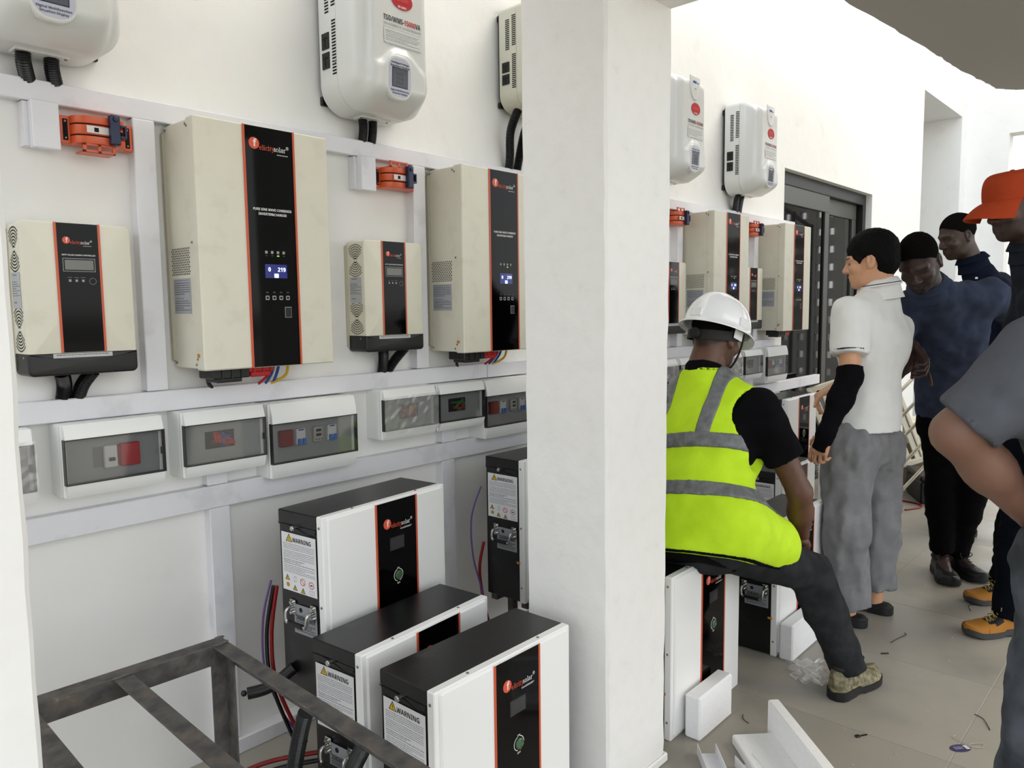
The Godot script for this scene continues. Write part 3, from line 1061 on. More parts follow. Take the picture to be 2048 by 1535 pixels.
	put("emblem", face(0.036, 0.012), mat(Color(0.12, 0.3, 0.62), 0.5), sp, V(-0.008, 0.045, 0.0065))
	put("emblem_print", face(0.014, 0.007), M.ink_grey, sp, V(0.024, 0.043, 0.0065))
	put("small_print", face(0.02, 0.003), M.ink_grey, sp, V(0, 0.012, 0.0065))
	# left side: slots and sockets
	var xs := -w / 2 - 0.0006
	var hp := MB.new()
	for col in [[0.07, 0.31, 16], [0.105, 0.325, 16], [0.105, 0.11, 18]]:
		for j in int(col[2]):
			var y: float = col[1] + j * 0.0098
			hp.quad(V(xs, y, col[0] - 0.011), V(xs, y, col[0] + 0.011), V(xs, y + 0.0055, col[0] + 0.011), V(xs, y + 0.0055, col[0] - 0.011))
	var slots := put("ventilation_slots", hp.mesh(), M.hole, t)
	slots.set_meta("kind", "stuff")
	for y in [0.135, 0.197]:
		var so := put("socket", box_mesh(V(-0.003, 0, -0.02), V(0.001, 0.052, 0.02), 0.0008), M.black, t, V(-w / 2, y, 0.06))
		var pin := MB.new()
		pin.span(V(-0.0036, 0.006, -0.002), V(-0.0025, 0.04, 0.002))
		pin.span(V(-0.0036, 0.03, -0.013), V(-0.0025, 0.036, -0.006))
		pin.span(V(-0.0036, 0.03, 0.006), V(-0.0025, 0.036, 0.013))
		put("contacts", pin.mesh(), M.hole, so)
	screw(t, V(xs, 0.15, 0.11), V(-1, 0, 0))
	var gl := MB.new()
	gl.span(V(-0.062, -0.004, 0.05), V(0.062, 0.006, 0.1), 0.002)
	put("cable_plate", gl.mesh(), skin, t)
	screw(t, V(-0.055, -0.004, 0.085), V(0, -1, 0))
	screw(t, V(0.055, -0.004, 0.085), V(0, -1, 0))
	return t

func conduit(pts: Array, r: float, label: String, group: String) -> void:
	var p := resample(curve(pts, 10), r * 0.15)
	var t := thing("corrugated_conduit", label, "conduit", p[p.size() - 1], 0.0, group)
	var q := PackedVector3Array()
	for a in p:
		q.append(a - t.position)
	var b := MB.new()
	b.tube(q, r, 12, true, r * 0.14, 1)
	put("sleeve", b.mesh(), M.corrugated, t)

func cable(pts: Array, r: float, m: Material, label: String, group := "", called := "cable") -> void:
	var p := curve(pts, 8)
	var b := MB.new()
	b.tube(p, r, 8)
	tag(put(called, b.mesh(60), m, self), label, "cable", group)

# breaker box with a smoked window. kind 0: grey breaker and red one; 1: red wires; 2: row of four modules; 3: wrapped in film
func make_db(w: float, h: float, kind: int, wires := 0) -> Node3D:
	var t := thing("breaker_box", "x", "breaker box")
	var bx := MB.new()
	bx.prism(rrect(w, h, 0, h / 2, 0.006, 0.006, 3), 0.0, 0.072, 0.003)
	put("back_box", bx.mesh(35), M.db, t)
	var y0 := h * (0.2 if kind == 2 else 0.185)
	var y1 := h * (0.735 if kind == 2 else 0.8)
	var big := 1.18
	var fc := MB.new()
	for q in [[0.001, y0], [y1, h - 0.001]]:
		# upper and lower white bands, bowed a little to the front
		var prof := []
		for x in [w / 2 - 0.006, -w / 2 + 0.006]:
			var ring := PackedVector3Array()
			for k in 7:
				var u := k / 6.0
				var y: float = lerpf(q[0], q[1], u)
				var edge := absf(y - h / 2) / (h / 2)
				ring.append(V(x, y, 0.104 - 0.016 * pow(edge, 4.0)))
			ring.append(V(x, q[1], 0.07))
			ring.append(V(x, q[0], 0.07))
			prof.append(ring)
		fc.loft(prof)
	for sx in [-1.0, 1.0]:
		fc.span(V(sx * (w / 2 - 0.007) - 0.006, 0.002, 0.07), V(sx * (w / 2 - 0.007) + 0.006, h - 0.002, 0.086), 0.002)
	put("front_cover", fc.mesh(35), M.db, t)
	# inside
	put("inner_plate", box_mesh(V(-w / 2 + 0.014, y0, 0.074), V(w / 2 - 0.014, y1, 0.078)), M.db_grey, t)
	var cy := h * 0.5
	if kind == 0:
		put("cutout", face(0.116, 0.056), M.grey, t, V(0.004, cy, 0.0784))
		var mb := MB.new()
		mb.span(V(-0.0165, -0.03, 0), V(0.0165, 0.03, 0.014), 0.002)
		mb.span(V(-0.009, -0.012, 0.014), V(0.009, -0.004, 0.02), 0.001)
		put("breaker", mb.mesh(), M.breaker, t, V(-0.012, cy, 0.078))
		put("breaker_lever", box_mesh(V(-0.008, -0.012, 0.014), V(0.008, -0.003, 0.021), 0.001), M.black, t, V(-0.012, cy, 0.078))
		put("surge_arrester", box_mesh(V(-0.025, -0.031, 0), V(0.025, 0.031, 0.016), 0.002), M.red, t, V(0.038, cy, 0.078))
		put("surge_arrester_module", box_mesh(V(-0.004, -0.026, 0), V(0.004, 0.026, 0.013), 0.001), M.red_dark, t, V(0.0085, cy, 0.078))
	elif kind == 1 or kind == 3:
		put("cutout", face(0.092, 0.052), M.hole, t, V(-0.012 if kind == 1 else 0.005, cy + 0.004, 0.0784))
		var cols := [M.red, M.red_dark, M.red, M.blue] if wires == 0 else [mat(Color(0.1, 0.4, 0.15), 0.5), M.red_dark, mat(Color(0.1, 0.4, 0.15), 0.5), M.red]
		if kind == 3:
			cols = [mat(Color(0.7, 0.3, 0.1), 0.5), M.red, mat(Color(0.7, 0.3, 0.1), 0.5), M.black]
			put("terminal_block", box_mesh(V(-0.018, -0.02, 0), V(0.018, 0.016, 0.012), 0.002), mat(Color(0.62, 0.27, 0.1), 0.5), t, V(0.02, cy + 0.006, 0.078))
		for k in 9:
			var p0 := V(rng.randf_range(-0.05, 0.02), cy + rng.randf_range(-0.018, 0.02), 0.083)
			var p1 := V(rng.randf_range(-0.04, 0.035), cy + rng.randf_range(-0.02, 0.024), 0.083)
			var p2 := V(rng.randf_range(-0.03, 0.03), cy + rng.randf_range(-0.02, 0.02), 0.08)
			var wb := MB.new()
			wb.tube(curve([p0, p1, p2], 6), 0.0045, 6)
			put("wire", wb.mesh(60), cols[k % 4], t)
	else:
		put("surge_arrester", box_mesh(V(-0.024, -0.026, 0), V(0.024, 0.026, 0.016), 0.002), M.red_dark, t, V(-0.105, cy + 0.004, 0.078))
		for x in [-0.052, 0.068]:
			put("breaker", box_mesh(V(-0.017, -0.026, 0), V(0.017, 0.026, 0.014), 0.002), M.breaker, t, V(x, cy + 0.004, 0.078))
			var lv := MB.new()
			lv.span(V(-0.014, -0.026, 0.014), V(-0.003, -0.006, 0.022), 0.001)
			lv.span(V(0.003, -0.026, 0.014), V(0.014, -0.006, 0.022), 0.001)
			lv.span(V(-0.014, -0.026, 0.014), V(0.014, -0.018, 0.02), 0.001)
			put("breaker_levers", lv.mesh(), M.blue_pale, t, V(x, cy + 0.004, 0.078))
			put("breaker_print", face(0.02, 0.004), M.ink_blue, t, V(x, cy + 0.026, 0.0925))
		var me := put("meter", box_mesh(V(-0.017, -0.025, 0), V(0.017, 0.025, 0.014), 0.002), mat(Color(0.72, 0.71, 0.66), 0.5), t, V(0.014, cy + 0.004, 0.078))
		for y in [0.013, -0.002]:
			put("meter_display", face(0.02, 0.009), M.ink, me, V(0, y, 0.0145))
		for x in [-0.01, 0.0, 0.01]:
			put("meter_button", face(0.005, 0.005), M.ink_grey, me, V(x, -0.017, 0.0145))
	# window
	var rim := MB.new()
	rim.span(V(-w / 2 + 0.004, y0, 0.085), V(w / 2 - 0.004, y0 + 0.003, 0.104))
	rim.span(V(-w / 2 + 0.004, y1 - 0.003, 0.085), V(w / 2 - 0.004, y1, 0.104))
	rim.span(V(-w / 2 + 0.003, y0, 0.085), V(-w / 2 + 0.006, y1, 0.103))
	rim.span(V(w / 2 - 0.006, y0, 0.085), V(w / 2 - 0.003, y1, 0.103))
	var win := put("window", box_mesh(V(-w / 2 + 0.006, y0 + 0.003, 0.1), V(w / 2 - 0.006, y1 - 0.003, 0.103)), M.window, t)
	put("window_rim", rim.mesh(), M.window_edge, win)
	put("window_latch", box_mesh(V(w / 2 - 0.018, cy - 0.01, 0.1035), V(w / 2 - 0.01, cy + 0.01, 0.106), 0.0008), M.black, win)
	if kind == 3:
		var fm := MB.new()
		var nx := 14
		var ny := 9
		var hgt := []
		for j in ny + 1:
			for i in nx + 1:
				hgt.append(0.106 + rng.randf_range(0.0, 0.004))
		for j in ny:
			for i in nx:
				var q := func(a: int, b: int) -> Vector3:
					return V(lerpf(-w / 2, w / 2, a / float(nx)), lerpf(y0 - 0.015, y1 + 0.01, b / float(ny)), hgt[b * (nx + 1) + a])
				fm.quad(q.call(i, j), q.call(i + 1, j), q.call(i + 1, j + 1), q.call(i, j + 1))
		put("clear_film", fm.mesh(), M.film, t)
	return t

# orange bow-fronted cable clamp with a blue latch
func make_clamp(bracket_below: bool) -> Node3D:
	var t := thing("orange_clamp", "x", "clamp")
	var w := 0.178
	var h := 0.07
	var layers := [[0.0, 0.019, 0.0], [0.019, 0.023, -0.006], [0.023, 0.047, 0.0], [0.047, 0.051, -0.006], [0.051, 0.07, 0.0]]
	for q in layers:
		var o := PackedVector2Array()
		o.append(Vector2(-w / 2 + 0.022, 0.012))
		o.append(Vector2(w / 2 - 0.022, 0.012))
		for i in 17:
			var a := PI * i / 16.0
			o.append(Vector2(cos(a) * (w / 2 - 0.022 + q[2] * 0.3), 0.04 + pow(sin(a), 0.6) * 0.052 + q[2]))
		var b := MB.new()
		b.prism(o, 0, q[1] - q[0], 0.0015, 2)
		var c := put("band" if q[2] == 0.0 else "groove", b.mesh(40), M.orange if q[2] == 0.0 else M.hole, t)
		c.basis = Basis(V(1, 0, 0), V(0, 0, 1), V(0, -1, 0))
		c.position = V(0, q[1], 0)
	for sx in [-1.0, 1.0]:
		var fl := MB.new()
		fl.span(V(sx * (w / 2 - 0.012) - 0.013, 0.0, 0.012), V(sx * (w / 2 - 0.012) + 0.013, h, 0.046), 0.002)
		var fg := put("flange", fl.mesh(), M.orange, t)
		put("slot", box_mesh(V(sx * (w / 2 - 0.012) - 0.006, 0.008, 0.044), V(sx * (w / 2 - 0.012) + 0.006, h - 0.008, 0.0468)), M.hole, fg)
		for y in [0.014, h - 0.014]:
			screw(fg, V(sx * (w / 2 - 0.012), y, 0.0465), V(0, 0, 1), 0.003)
	put("white_label", face(0.075, 0.018), mat(Color(0.85, 0.83, 0.82), 0.4), t, V(-0.004, 0.035, 0.0935))
	put("label_hole", face(0.011, 0.011), M.hole, t, V(-0.018, 0.035, 0.0939))
	put("label_hole", face(0.009, 0.01), M.hole, t, V(0.045, 0.034, 0.0885))
	var cl := MB.new()
	cl.span(V(0.012, 0.0, 0.088), V(0.036, h + 0.008, 0.112), 0.003)
	var la := put("blue_latch", cl.mesh(), M.blue_clip, t)
	var lg := MB.new()
	lg.span(V(0.036, 0.02, 0.092), V(0.05, 0.026, 0.108), 0.001)
	lg.span(V(0.036, 0.048, 0.092), V(0.05, 0.054, 0.108), 0.001)
	lg.span(V(0.048, 0.02, 0.092), V(0.053, 0.054, 0.108), 0.001)
	lg.lathe(PackedVector2Array([Vector2(0.007, 0), Vector2(0.007, 0.004), Vector2(0.005, 0.005)]), V(0.024, h - 0.004, 0.112), V(0, 0, 1), 12)
	put("latch_loop", lg.mesh(), M.blue_clip, la)
	var br := MB.new()
	var y := -0.022 if bracket_below else h
	br.span(V(-0.05, y, 0.03), V(0.03, y + 0.004, 0.085))
	br.span(V(-0.05, y, 0.081), V(-0.042, y + 0.022, 0.086))
	br.span(V(0.022, y, 0.081), V(0.03, y + 0.022, 0.086))
	br.span(V(-0.014, y, 0.081), V(-0.006, y + 0.022, 0.086))
	br.span(V(-0.05, y + 0.017, 0.08), V(0.03, y + 0.022, 0.086))
	br.span(V(-0.05, y, 0.08), V(0.03, y + 0.005, 0.086))
	put("bracket", br.mesh(), M.orange, t)
	return t

func build_devices() -> void:
	var inv := make_inverter()
	var il := ["large beige inverter nearest the left pillar, black panel showing 219", "large beige inverter half hidden by the middle pillar", "large beige inverter completely behind the middle pillar", "large beige inverter right behind the white hard hat", "large beige inverter farthest right, overlapping the glass door"]
	var ix := [1.0065, 2.013, 3.0, 3.955, 4.905]
	for k in 5:
		if k == 2:
			continue
		var n: Node3D = inv
		if k == 0:
			inv.position = V(ix[0] + 0.2135, 1.243, 0)
			inv.set_meta("label", il[0])
			inv.set_meta("group", "beige wall inverters")
		else:
			n = dup(inv, "inverter", il[k], V(ix[k] + 0.2135, 1.243, 0), 0.0, "beige wall inverters")
	var con := make_controller()
	var cl := ["beige charge controller at the far left under the nearest orange clamp", "beige charge controller between the two near large inverters", "beige charge controller just right of the middle pillar, left of the hard hat", "beige charge controller seen edge-on between the two far inverters"]
	var cx := [0.604, 1.637, 3.562, 4.54]
	for k in 4:
		if k == 0:
			con.position = V(cx[0] + 0.131, 1.246, 0)
			con.set_meta("label", cl[0])
			con.set_meta("group", "beige charge controllers")
		else:
			dup(con, "charge_controller", cl[k], V(cx[k] + 0.131, 1.258, 0), 0.0, "beige charge controllers")
	var reg := make_regulator()
	var rl := ["white voltage regulator cropped by the top left corner of the picture", "white voltage regulator above the gap between the two near inverters", "white voltage regulator just right of the middle pillar", "white voltage regulator showing its black sockets and slots left of the glass door"]
	var rp := [V(0.685, 2.045, 0), V(1.71, 2.06, 0), V(3.66, 2.062, 0), V(4.575, 2.08, 0)]
	for k in 4:
		if k == 0:
			reg.position = rp[0]
			reg.set_meta("label", rl[0])
			reg.set_meta("group", "white voltage regulators high on the wall")
		else:
			dup(reg, "voltage_regulator", rl[k], rp[k], 0.0, "white voltage regulators high on the wall")
	var rb := make_regulator(true)
	rb.position = V(2.585, 2.215, 0)
	rb.scale = V(1, 0.78, 1)
	rb.set_meta("label", "beige voltage regulator peeping out from behind the middle pillar")
	# a round blue sticker on the nearest regulator
	var st := MB.new()
	st.prism(disc(0.014, 0, 0), 0, 0.0006)
	put("round_sticker", st.mesh(), M.ink_blue, reg, V(0.14, 0.16, 0.2105))
	var cg := "corrugated conduits under the regulators"
	conduit([V(0.648, 2.05, 0.075), V(0.652, 2.02, 0.06), V(0.672, 1.984, 0.0195)], 0.0185, "left black conduit under the cropped top-left regulator, leaning", cg)
	conduit([V(0.712, 2.05, 0.07), V(0.718, 2.02, 0.05), V(0.735, 1.984, 0.0195)], 0.0185, "right black conduit under the cropped top-left regulator", cg)
	conduit([V(1.666, 2.085, 0.075), V(1.69, 2.03, 0.05), V(1.705, 1.984, 0.0195)], 0.016, "left black conduit under the regulator above the near inverters", cg)
	conduit([V(1.712, 2.085, 0.075), V(1.73, 2.03, 0.05), V(1.745, 1.984, 0.0195)], 0.016, "right black conduit under the regulator above the near inverters", cg)
	conduit([V(2.47, 2.235, 0.08), V(2.44, 2.14, 0.06), V(2.455, 2.04, 0.04), V(2.47, 1.984, 0.0195)], 0.019, "left black conduit curving down beside the middle pillar", cg)
	conduit([V(2.56, 2.235, 0.08), V(2.52, 2.13, 0.06), V(2.52, 1.984, 0.0195)], 0.019, "right black conduit curving down half behind the middle pillar", cg)
	conduit([V(3.56, 2.075, 0.08), V(3.57, 2.03, 0.05), V(3.62, 1.984, 0.0195)], 0.019, "black conduit under the regulator right of the middle pillar", cg)
	conduit([V(4.49, 2.09, 0.08), V(4.50, 2.05, 0.06), V(4.565, 1.984, 0.0195)], 0.019, "left black conduit under the regulator beside the glass door", cg)
	conduit([V(4.535, 2.09, 0.08), V(4.55, 2.05, 0.06), V(4.61, 1.984, 0.0195)], 0.019, "right black conduit under the regulator beside the glass door", cg)
	var c2 := "corrugated conduits under the charge controllers"
	conduit([V(0.69, 1.25, 0.06), V(0.702, 1.215, 0.035), V(0.70, 1.172, 0.0195)], 0.019, "left black conduit below the leftmost charge controller", c2)
	conduit([V(0.765, 1.25, 0.06), V(0.745, 1.215, 0.04), V(0.735, 1.172, 0.0195)], 0.019, "right black conduit below the leftmost charge controller", c2)
	conduit([V(1.742, 1.265, 0.06), V(1.757, 1.22, 0.04), V(1.765, 1.172, 0.0195)], 0.019, "left black conduit below the charge controller by the second inverter", c2)
	conduit([V(1.845, 1.265, 0.06), V(1.81, 1.22, 0.04), V(1.785, 1.172, 0.0195)], 0.019, "right black conduit below the charge controller by the second inverter", c2)
	conduit([V(3.66, 1.27, 0.06), V(3.64, 1.22, 0.04), V(3.60, 1.172, 0.0195)], 0.012, "black conduit below the charge controller right of the middle pillar", c2)
	conduit([V(4.62, 1.27, 0.06), V(4.64, 1.22, 0.04), V(4.70, 1.172, 0.0195)], 0.012, "black conduit below the edge-on charge controller", c2)
	# wires under the near inverters
	var wc := "wires under the inverters"
	for q in [[1.262, 0.0], [2.29, -0.03]]:
		var x: float = q[0]
		var wh := "nearest inverter" if x < 2.0 else "second inverter beside the pillar"
		cable([V(x, 1.245, 0.1), V(x + 0.012, 1.21, 0.08), V(x - 0.006, 1.17, 0.03)], 0.0045, M.red, "red wire dropping from the " + wh, wc)
		cable([V(x + 0.018, 1.245, 0.1), V(x + 0.02, 1.21, 0.08), V(x + 0.022, 1.17, 0.03)], 0.0045, M.blue, "left blue wire dropping from the " + wh, wc)
		cable([V(x + 0.036, 1.245, 0.1), V(x + 0.038, 1.21, 0.08), V(x + 0.05, 1.17, 0.03)], 0.0045, M.blue, "right blue wire dropping from the " + wh, wc)
		cable([V(x + 0.066, 1.245, 0.1), V(x + 0.068, 1.20, 0.08), V(x + 0.036, 1.17, 0.03)], 0.0045, M.yellow, "yellow and black earth wire dropping from the " + wh, wc)
		cable([V(x - 0.17, 1.25, 0.06), V(x - 0.175, 1.2, 0.05), V(x - 0.15, 1.17, 0.03)], 0.006, M.black, "black battery cable dropping from the " + wh, wc)
	# clamps
	var k1 := make_clamp(true)
	k1.position = V(0.818, 1.842, 0)
	k1.set_meta("label", "orange clamp with a slotted bracket below, beside the nearest inverter")
	k1.set_meta("group", "orange clamps under the top trunk")
	var k2 := make_clamp(false)
	k2.position = V(1.826, 1.838, 0)
	k2.set_meta("label", "orange clamp with its bracket on top, left of the second inverter")
	k2.set_meta("group", "orange clamps under the top trunk")
	dup(k2, "orange_clamp", "orange clamp just right of the middle pillar", V(3.80, 1.85, 0), 0.0, "orange clamps under the top trunk")
	dup(k2, "orange_clamp", "orange clamp between the two far inverters, mostly hidden", V(4.745, 1.85, 0), 0.0, "orange clamps under the top trunk")
	# breaker boxes
	var bg := "white breaker boxes between the trunks"
	var defs := [
		[0.262, 0.195, 3, 0, V(0.475, 0.922, 0), "white breaker box wrapped in film beside the left pillar"],
		[0.264, 0.195, 0, 0, V(0.799, 0.922, 0), "white breaker box holding one grey and one red module"],
		[0.264, 0.195, 1, 0, V(1.113, 0.922, 0), "white breaker box with loose red wires inside, second from left pillar"],
		[0.332, 0.242, 2, 0, V(1.424, 0.872, 0), "wide white breaker box with red and blue modules under the nearest inverter"],
		[0.258, 0.184, 3, 0, V(1.832, 0.936, 0), "white breaker box with crinkled film over an orange block"],
		[0.254, 0.180, 1, 1, V(2.097, 0.936, 0), "white breaker box with green and red wires inside"],
		[0.332, 0.242, 2, 0, V(2.392, 0.872, 0), "wide white breaker box cut off by the middle pillar"],
		[0.258, 0.19, 3, 0, V(3.62, 0.93, 0), "white breaker box just right of the pillar, behind the vest's shoulder"],
		[0.258, 0.19, 1, 0, V(3.90, 0.93, 0), "white breaker box behind the neck of the seated man"],
		[0.258, 0.19, 3, 0, V(4.40, 0.935, 0), "white far breaker box nearest the chin strap"],
		[0.258, 0.19, 1, 1, V(4.70, 0.935, 0), "white far breaker box between two others, right of the hard hat"],
		[0.332, 0.242, 2, 0, V(5.066, 0.89, 0), "wide white breaker box farthest right, touching the glass door"],
	]
	for q in defs:
		var d := make_db(q[0], q[1], q[2], q[3])
		d.position = q[4]
		d.set_meta("label", q[5])
		d.set_meta("group", bg)

# ---------------------------------------------------------------- batteries
func warning_tex() -> ImageTexture:
	var w := 256
	var h := 320
	var im := lines_tex(w, h, Color(0.88, 0.88, 0.89), Color(0.36, 0.37, 0.41), [[0.185, 0.30, 4, 0.05, 0.3], [0.31, 0.45, 5, 0.05, 0.3], [0.46, 0.55, 3, 0.05, 0.5], [0.56, 0.70, 5, 0.05, 0.25]], 21).get_image()
	var ye := Color(0.82, 0.68, 0.12)
	var bk := Color(0.08, 0.08, 0.08)
	var rd := Color(0.75, 0.15, 0.2)
	# warning triangles: centre x, base y, half width
	for q in [[58, 48, 25], [36, 262, 18], [92, 310, 17], [152, 314, 17]]:
		for y in int(q[2] * 1.75):
			var hw: float = q[2] * (1.0 - y / (q[2] * 1.75))
			im.fill_rect(Rect2i(int(q[0] - hw), q[1] - y, int(hw * 2) + 1, 1), bk)
			if y > 2 and hw > 4:
				im.fill_rect(Rect2i(int(q[0] - hw + 4), q[1] - y, int(hw * 2) - 7, 1), ye)
		im.fill_rect(Rect2i(q[0] - 1, q[1] - int(q[2] * 1.1), 3, int(q[2] * 0.65)), bk)
		im.fill_rect(Rect2i(q[0] - 1, q[1] - int(q[2] * 0.28), 3, 3), bk)
	for q in [[38, 288, 13, 0], [150, 254, 19, 1], [214, 258, 19, 1]]:
		for y in range(-q[2], q[2] + 1):
			for x in range(-q[2], q[2] + 1):
				var r := sqrt(float(x * x + y * y))
				if q[3] == 1 and r < q[2] and (r > q[2] - 4 or (absi(x - y) < 3 and q[0] < 200) or (q[0] > 200 and absi(y) < 4 and absi(x) < 9)):
					im.set_pixel(q[0] + x, q[1] + y, rd if (r > q[2] - 4 or q[0] < 200) else bk)
				elif q[3] == 0 and r < q[2]:
					im.set_pixel(q[0] + x, q[1] + y, ye if (x * 7 + y * 5) % 4 else bk)
	im.fill_rect(Rect2i(86, 234, 16, 30), Color(0.5, 0.5, 0.52))
	im.fill_rect(Rect2i(88, 237, 12, 24), Color(0.88, 0.88, 0.89))
	im.fill_rect(Rect2i(200, 288, 34, 22), Color(0.6, 0.6, 0.62))
	im.fill_rect(Rect2i(202, 290, 14, 18), Color(0.88, 0.88, 0.89))
	im.fill_rect(Rect2i(218, 290, 14, 18), Color(0.88, 0.88, 0.89))
	return ImageTexture.create_from_image(im)

func make_battery() -> Node3D:
	# base at the middle of the foot; long side along x, white front towards +z
	var t := thing("battery", "x", "battery")
	var hl := 0.2475
	var h := 0.545
	var bd := MB.new()
	bd.span(V(-hl + 0.001, 0.003, -0.098), V(hl - 0.001, 0.515, 0.068), 0.002)
	put("case", bd.mesh(), M.bat_black, t)
	var lid := MB.new()
	lid.span(V(-hl - 0.0015, 0.505, -0.1), V(hl + 0.0015, h, 0.07), 0.003)
	for sx in [-1.0, 1.0]:
		# the lid's skirt dips in a shallow point on the ends
		var x: float = sx * (hl + 0.0014)
		lid.tri_out(V(x, 0.506, -0.098), V(x, 0.506, 0.066), V(x, 0.49, 0.06), V(0, 0.5, 0))
		lid.tri_out(V(x, 0.506, -0.098), V(x, 0.49, 0.06), V(x, 0.495, -0.09), V(0, 0.5, 0))
	put("lid", lid.mesh(), M.bat_black, t)
	var seam := MB.new()
	for i in 9:
		var z0 := -0.1 + 0.17 * i / 9.0
		var z1 := -0.1 + 0.17 * (i + 1) / 9.0
		var d := func(z: float) -> float: return 0.507 - 0.022 * smoothstep(-0.06, 0.07, z)
		seam.quad_out(V(-hl - 0.0022, d.call(z0), z0), V(-hl - 0.0022, d.call(z1), z1), V(-hl - 0.0022, d.call(z1) - 0.003, z1), V(-hl - 0.0022, d.call(z0) - 0.003, z0), Vector3.ZERO)
	put("lid_edge", seam.mesh(), M.hole, t)
	var fr := MB.new()
	fr.span(V(-hl - 0.002, 0.0, 0.068), V(hl + 0.002, h + 0.001, 0.094), 0.003)
	fr.span(V(-hl + 0.012, 0.012, 0.09), V(hl - 0.012, h - 0.004, 0.1), 0.006)
	put("front_panel", fr.mesh(), M.bat_white, t)
	for x in [-0.13, 0.13]:
		screw(t, V(x, h + 0.001, 0.081), V(0, 1, 0))
	for y in [0.06, 0.29, 0.515]:
		screw(t, V(-hl - 0.002, y, 0.08), V(-1, 0, 0))
		screw(t, V(hl + 0.002, y, 0.08), V(1, 0, 0))
	var x0 := -0.057
	var x1 := 0.111
	var pan := put("display_panel", box_mesh(V(x0, 0.006, 0.1), V(x1, 0.541, 0.102), 0.0006), M.gloss_black, t)
	for x in [x0, x1]:
		put("edge_strip", box_mesh(V(x - 0.0035, 0.006, 0.1), V(x + 0.0035, 0.542, 0.1027), 0.0006), M.orange_edge, t)
	var cx := (x0 + x1) / 2
	logo(pan, V(cx + 0.006, 0.47, 0.1024), 0.12)
	put("small_print", face(0.045, 0.004), M.ink_dim, pan, V(cx + 0.035, 0.45, 0.1024))
	var bz := put("screen", box_mesh(V(-0.03, -0.02, 0), V(0.03, 0.02, 0.0008), 0.0003), mat(Color(0.16, 0.16, 0.165), 0.2), pan, V(cx - 0.002, 0.41, 0.102))
	put("screen_glass", face(0.054, 0.034), mat(Color(0.2, 0.2, 0.21), 0.15), bz, V(0, 0, 0.0011))
	var bt := MB.new()
	bt.lathe(PackedVector2Array([Vector2(0.014, 0), Vector2(0.014, 0.005), Vector2(0.0115, 0.006), Vector2(0.0105, 0.004), Vector2(0.0, 0.0045)]), Vector3.ZERO, V(0, 0, 1), 24, false)
	var bu := put("power_button", bt.mesh(35), M.button_green, pan, V(cx, 0.31, 0.102))
	var rg := MB.new()
	for i in 24:
		if i % 12 in [5, 6]:
			continue
		var a := TAU * i / 24.0
		var b := TAU * (i + 1) / 24.0
		rg.quad(V(cos(a) * 0.0195, sin(a) * 0.0195, 0), V(cos(b) * 0.0195, sin(b) * 0.0195, 0), V(cos(b) * 0.0175, sin(b) * 0.0175, 0), V(cos(a) * 0.0175, sin(a) * 0.0175, 0))
	put("button_ring", rg.mesh(), M.ink_white, bu, V(0, 0, 0.0005))
	text("lettering", "ON", 0.005, M.ink_white, pan, V(cx, 0.331, 0.1024), false, true)
	text("lettering", "OFF", 0.005, M.ink_white, pan, V(cx, 0.285, 0.1024), false, true)
	# left end: warning label, handle, name plate
	var xl := -hl - 0.0016
	if not M.has("warning"):
		M.warning = tex_mat(warning_tex(), 0.45)
		M.plate = tex_mat(lines_tex(128, 96, Color(0.6, 0.61, 0.63), Color(0.2, 0.2, 0.22), [[0.5, 0.95, 6, 0.08, 0.5]], 31), 0.4, 0.2)
	var wl := put("warning_label", face(0.15, 0.17), M.warning, t, V(xl, 0.397, -0.012))
	wl.basis = LEFT
	text("lettering", "WARNING", 0.0128, M.ink, wl, V(-0.026, 0.0665, 0.0006), false, true, 1, 0.95)
	var kn := MB.new()
	kn.lathe(PackedVector2Array([Vector2(0.0055, 0), Vector2(0.0055, 0.012), Vector2(0.0075, 0.013), Vector2(0.0075, 0.019), Vector2(0.006, 0.021)]), V(xl + 0.003, 0.503, -0.018), V(-1, 0, 0), 12)
	put("thumb_screw", kn.mesh(35), M.steel, t)
	var np := put("name_plate", face(0.1, 0.085), M.plate, t, V(xl, 0.235, 0.008))
	np.basis = LEFT
	text("lettering", "10KWH 48V", 0.0115, M.ink, np, V(0, 0.006, 0.0006), false, true)
	var np_logo := MB.new()
	np_logo.prism(disc(0.007, 0, 0), 0, 0.0004)
	put("emblem", np_logo.mesh(), M.ink, np, V(-0.02, 0.028, 0.0002))
	var han: Node3D
	for z in [-0.045, 0.045]:
		var hd := MB.new()
		hd.span(V(xl - 0.003, 0.245, z - 0.012), V(xl + 0.001, 0.288, z + 0.012), 0.001)
		hd.lathe(PackedVector2Array([Vector2(0.005, 0), Vector2(0.005, 0.008)]), V(xl - 0.003, 0.281, z), V(-1, 0, 0), 8)
		hd.lathe(PackedVector2Array([Vector2(0.005, 0), Vector2(0.005, 0.008)]), V(xl - 0.003, 0.252, z), V(-1, 0, 0), 8)
		han = put("handle_bracket", hd.mesh(), M.steel, t)
	var hb := MB.new()
	hb.tube(curve([V(xl - 0.004, 0.268, -0.045), V(xl - 0.022, 0.266, -0.045), V(xl - 0.027, 0.252, -0.045), V(xl - 0.028, 0.235, -0.042), V(xl - 0.028, 0.232, -0.032), V(xl - 0.028, 0.232, 0.032), V(xl - 0.028, 0.235, 0.042), V(xl - 0.027, 0.252, 0.045), V(xl - 0.022, 0.266, 0.045), V(xl - 0.004, 0.268, 0.045)], 5), 0.0048, 10)
	put("handle", hb.mesh(60), M.steel, han)
	var gp := MB.new()
	gp.tube(PackedVector3Array([V(xl - 0.028, 0.232, -0.03), V(xl - 0.028, 0.232, 0.03)]), 0.0075, 12)
	put("grip", gp.mesh(60), M.black, han)
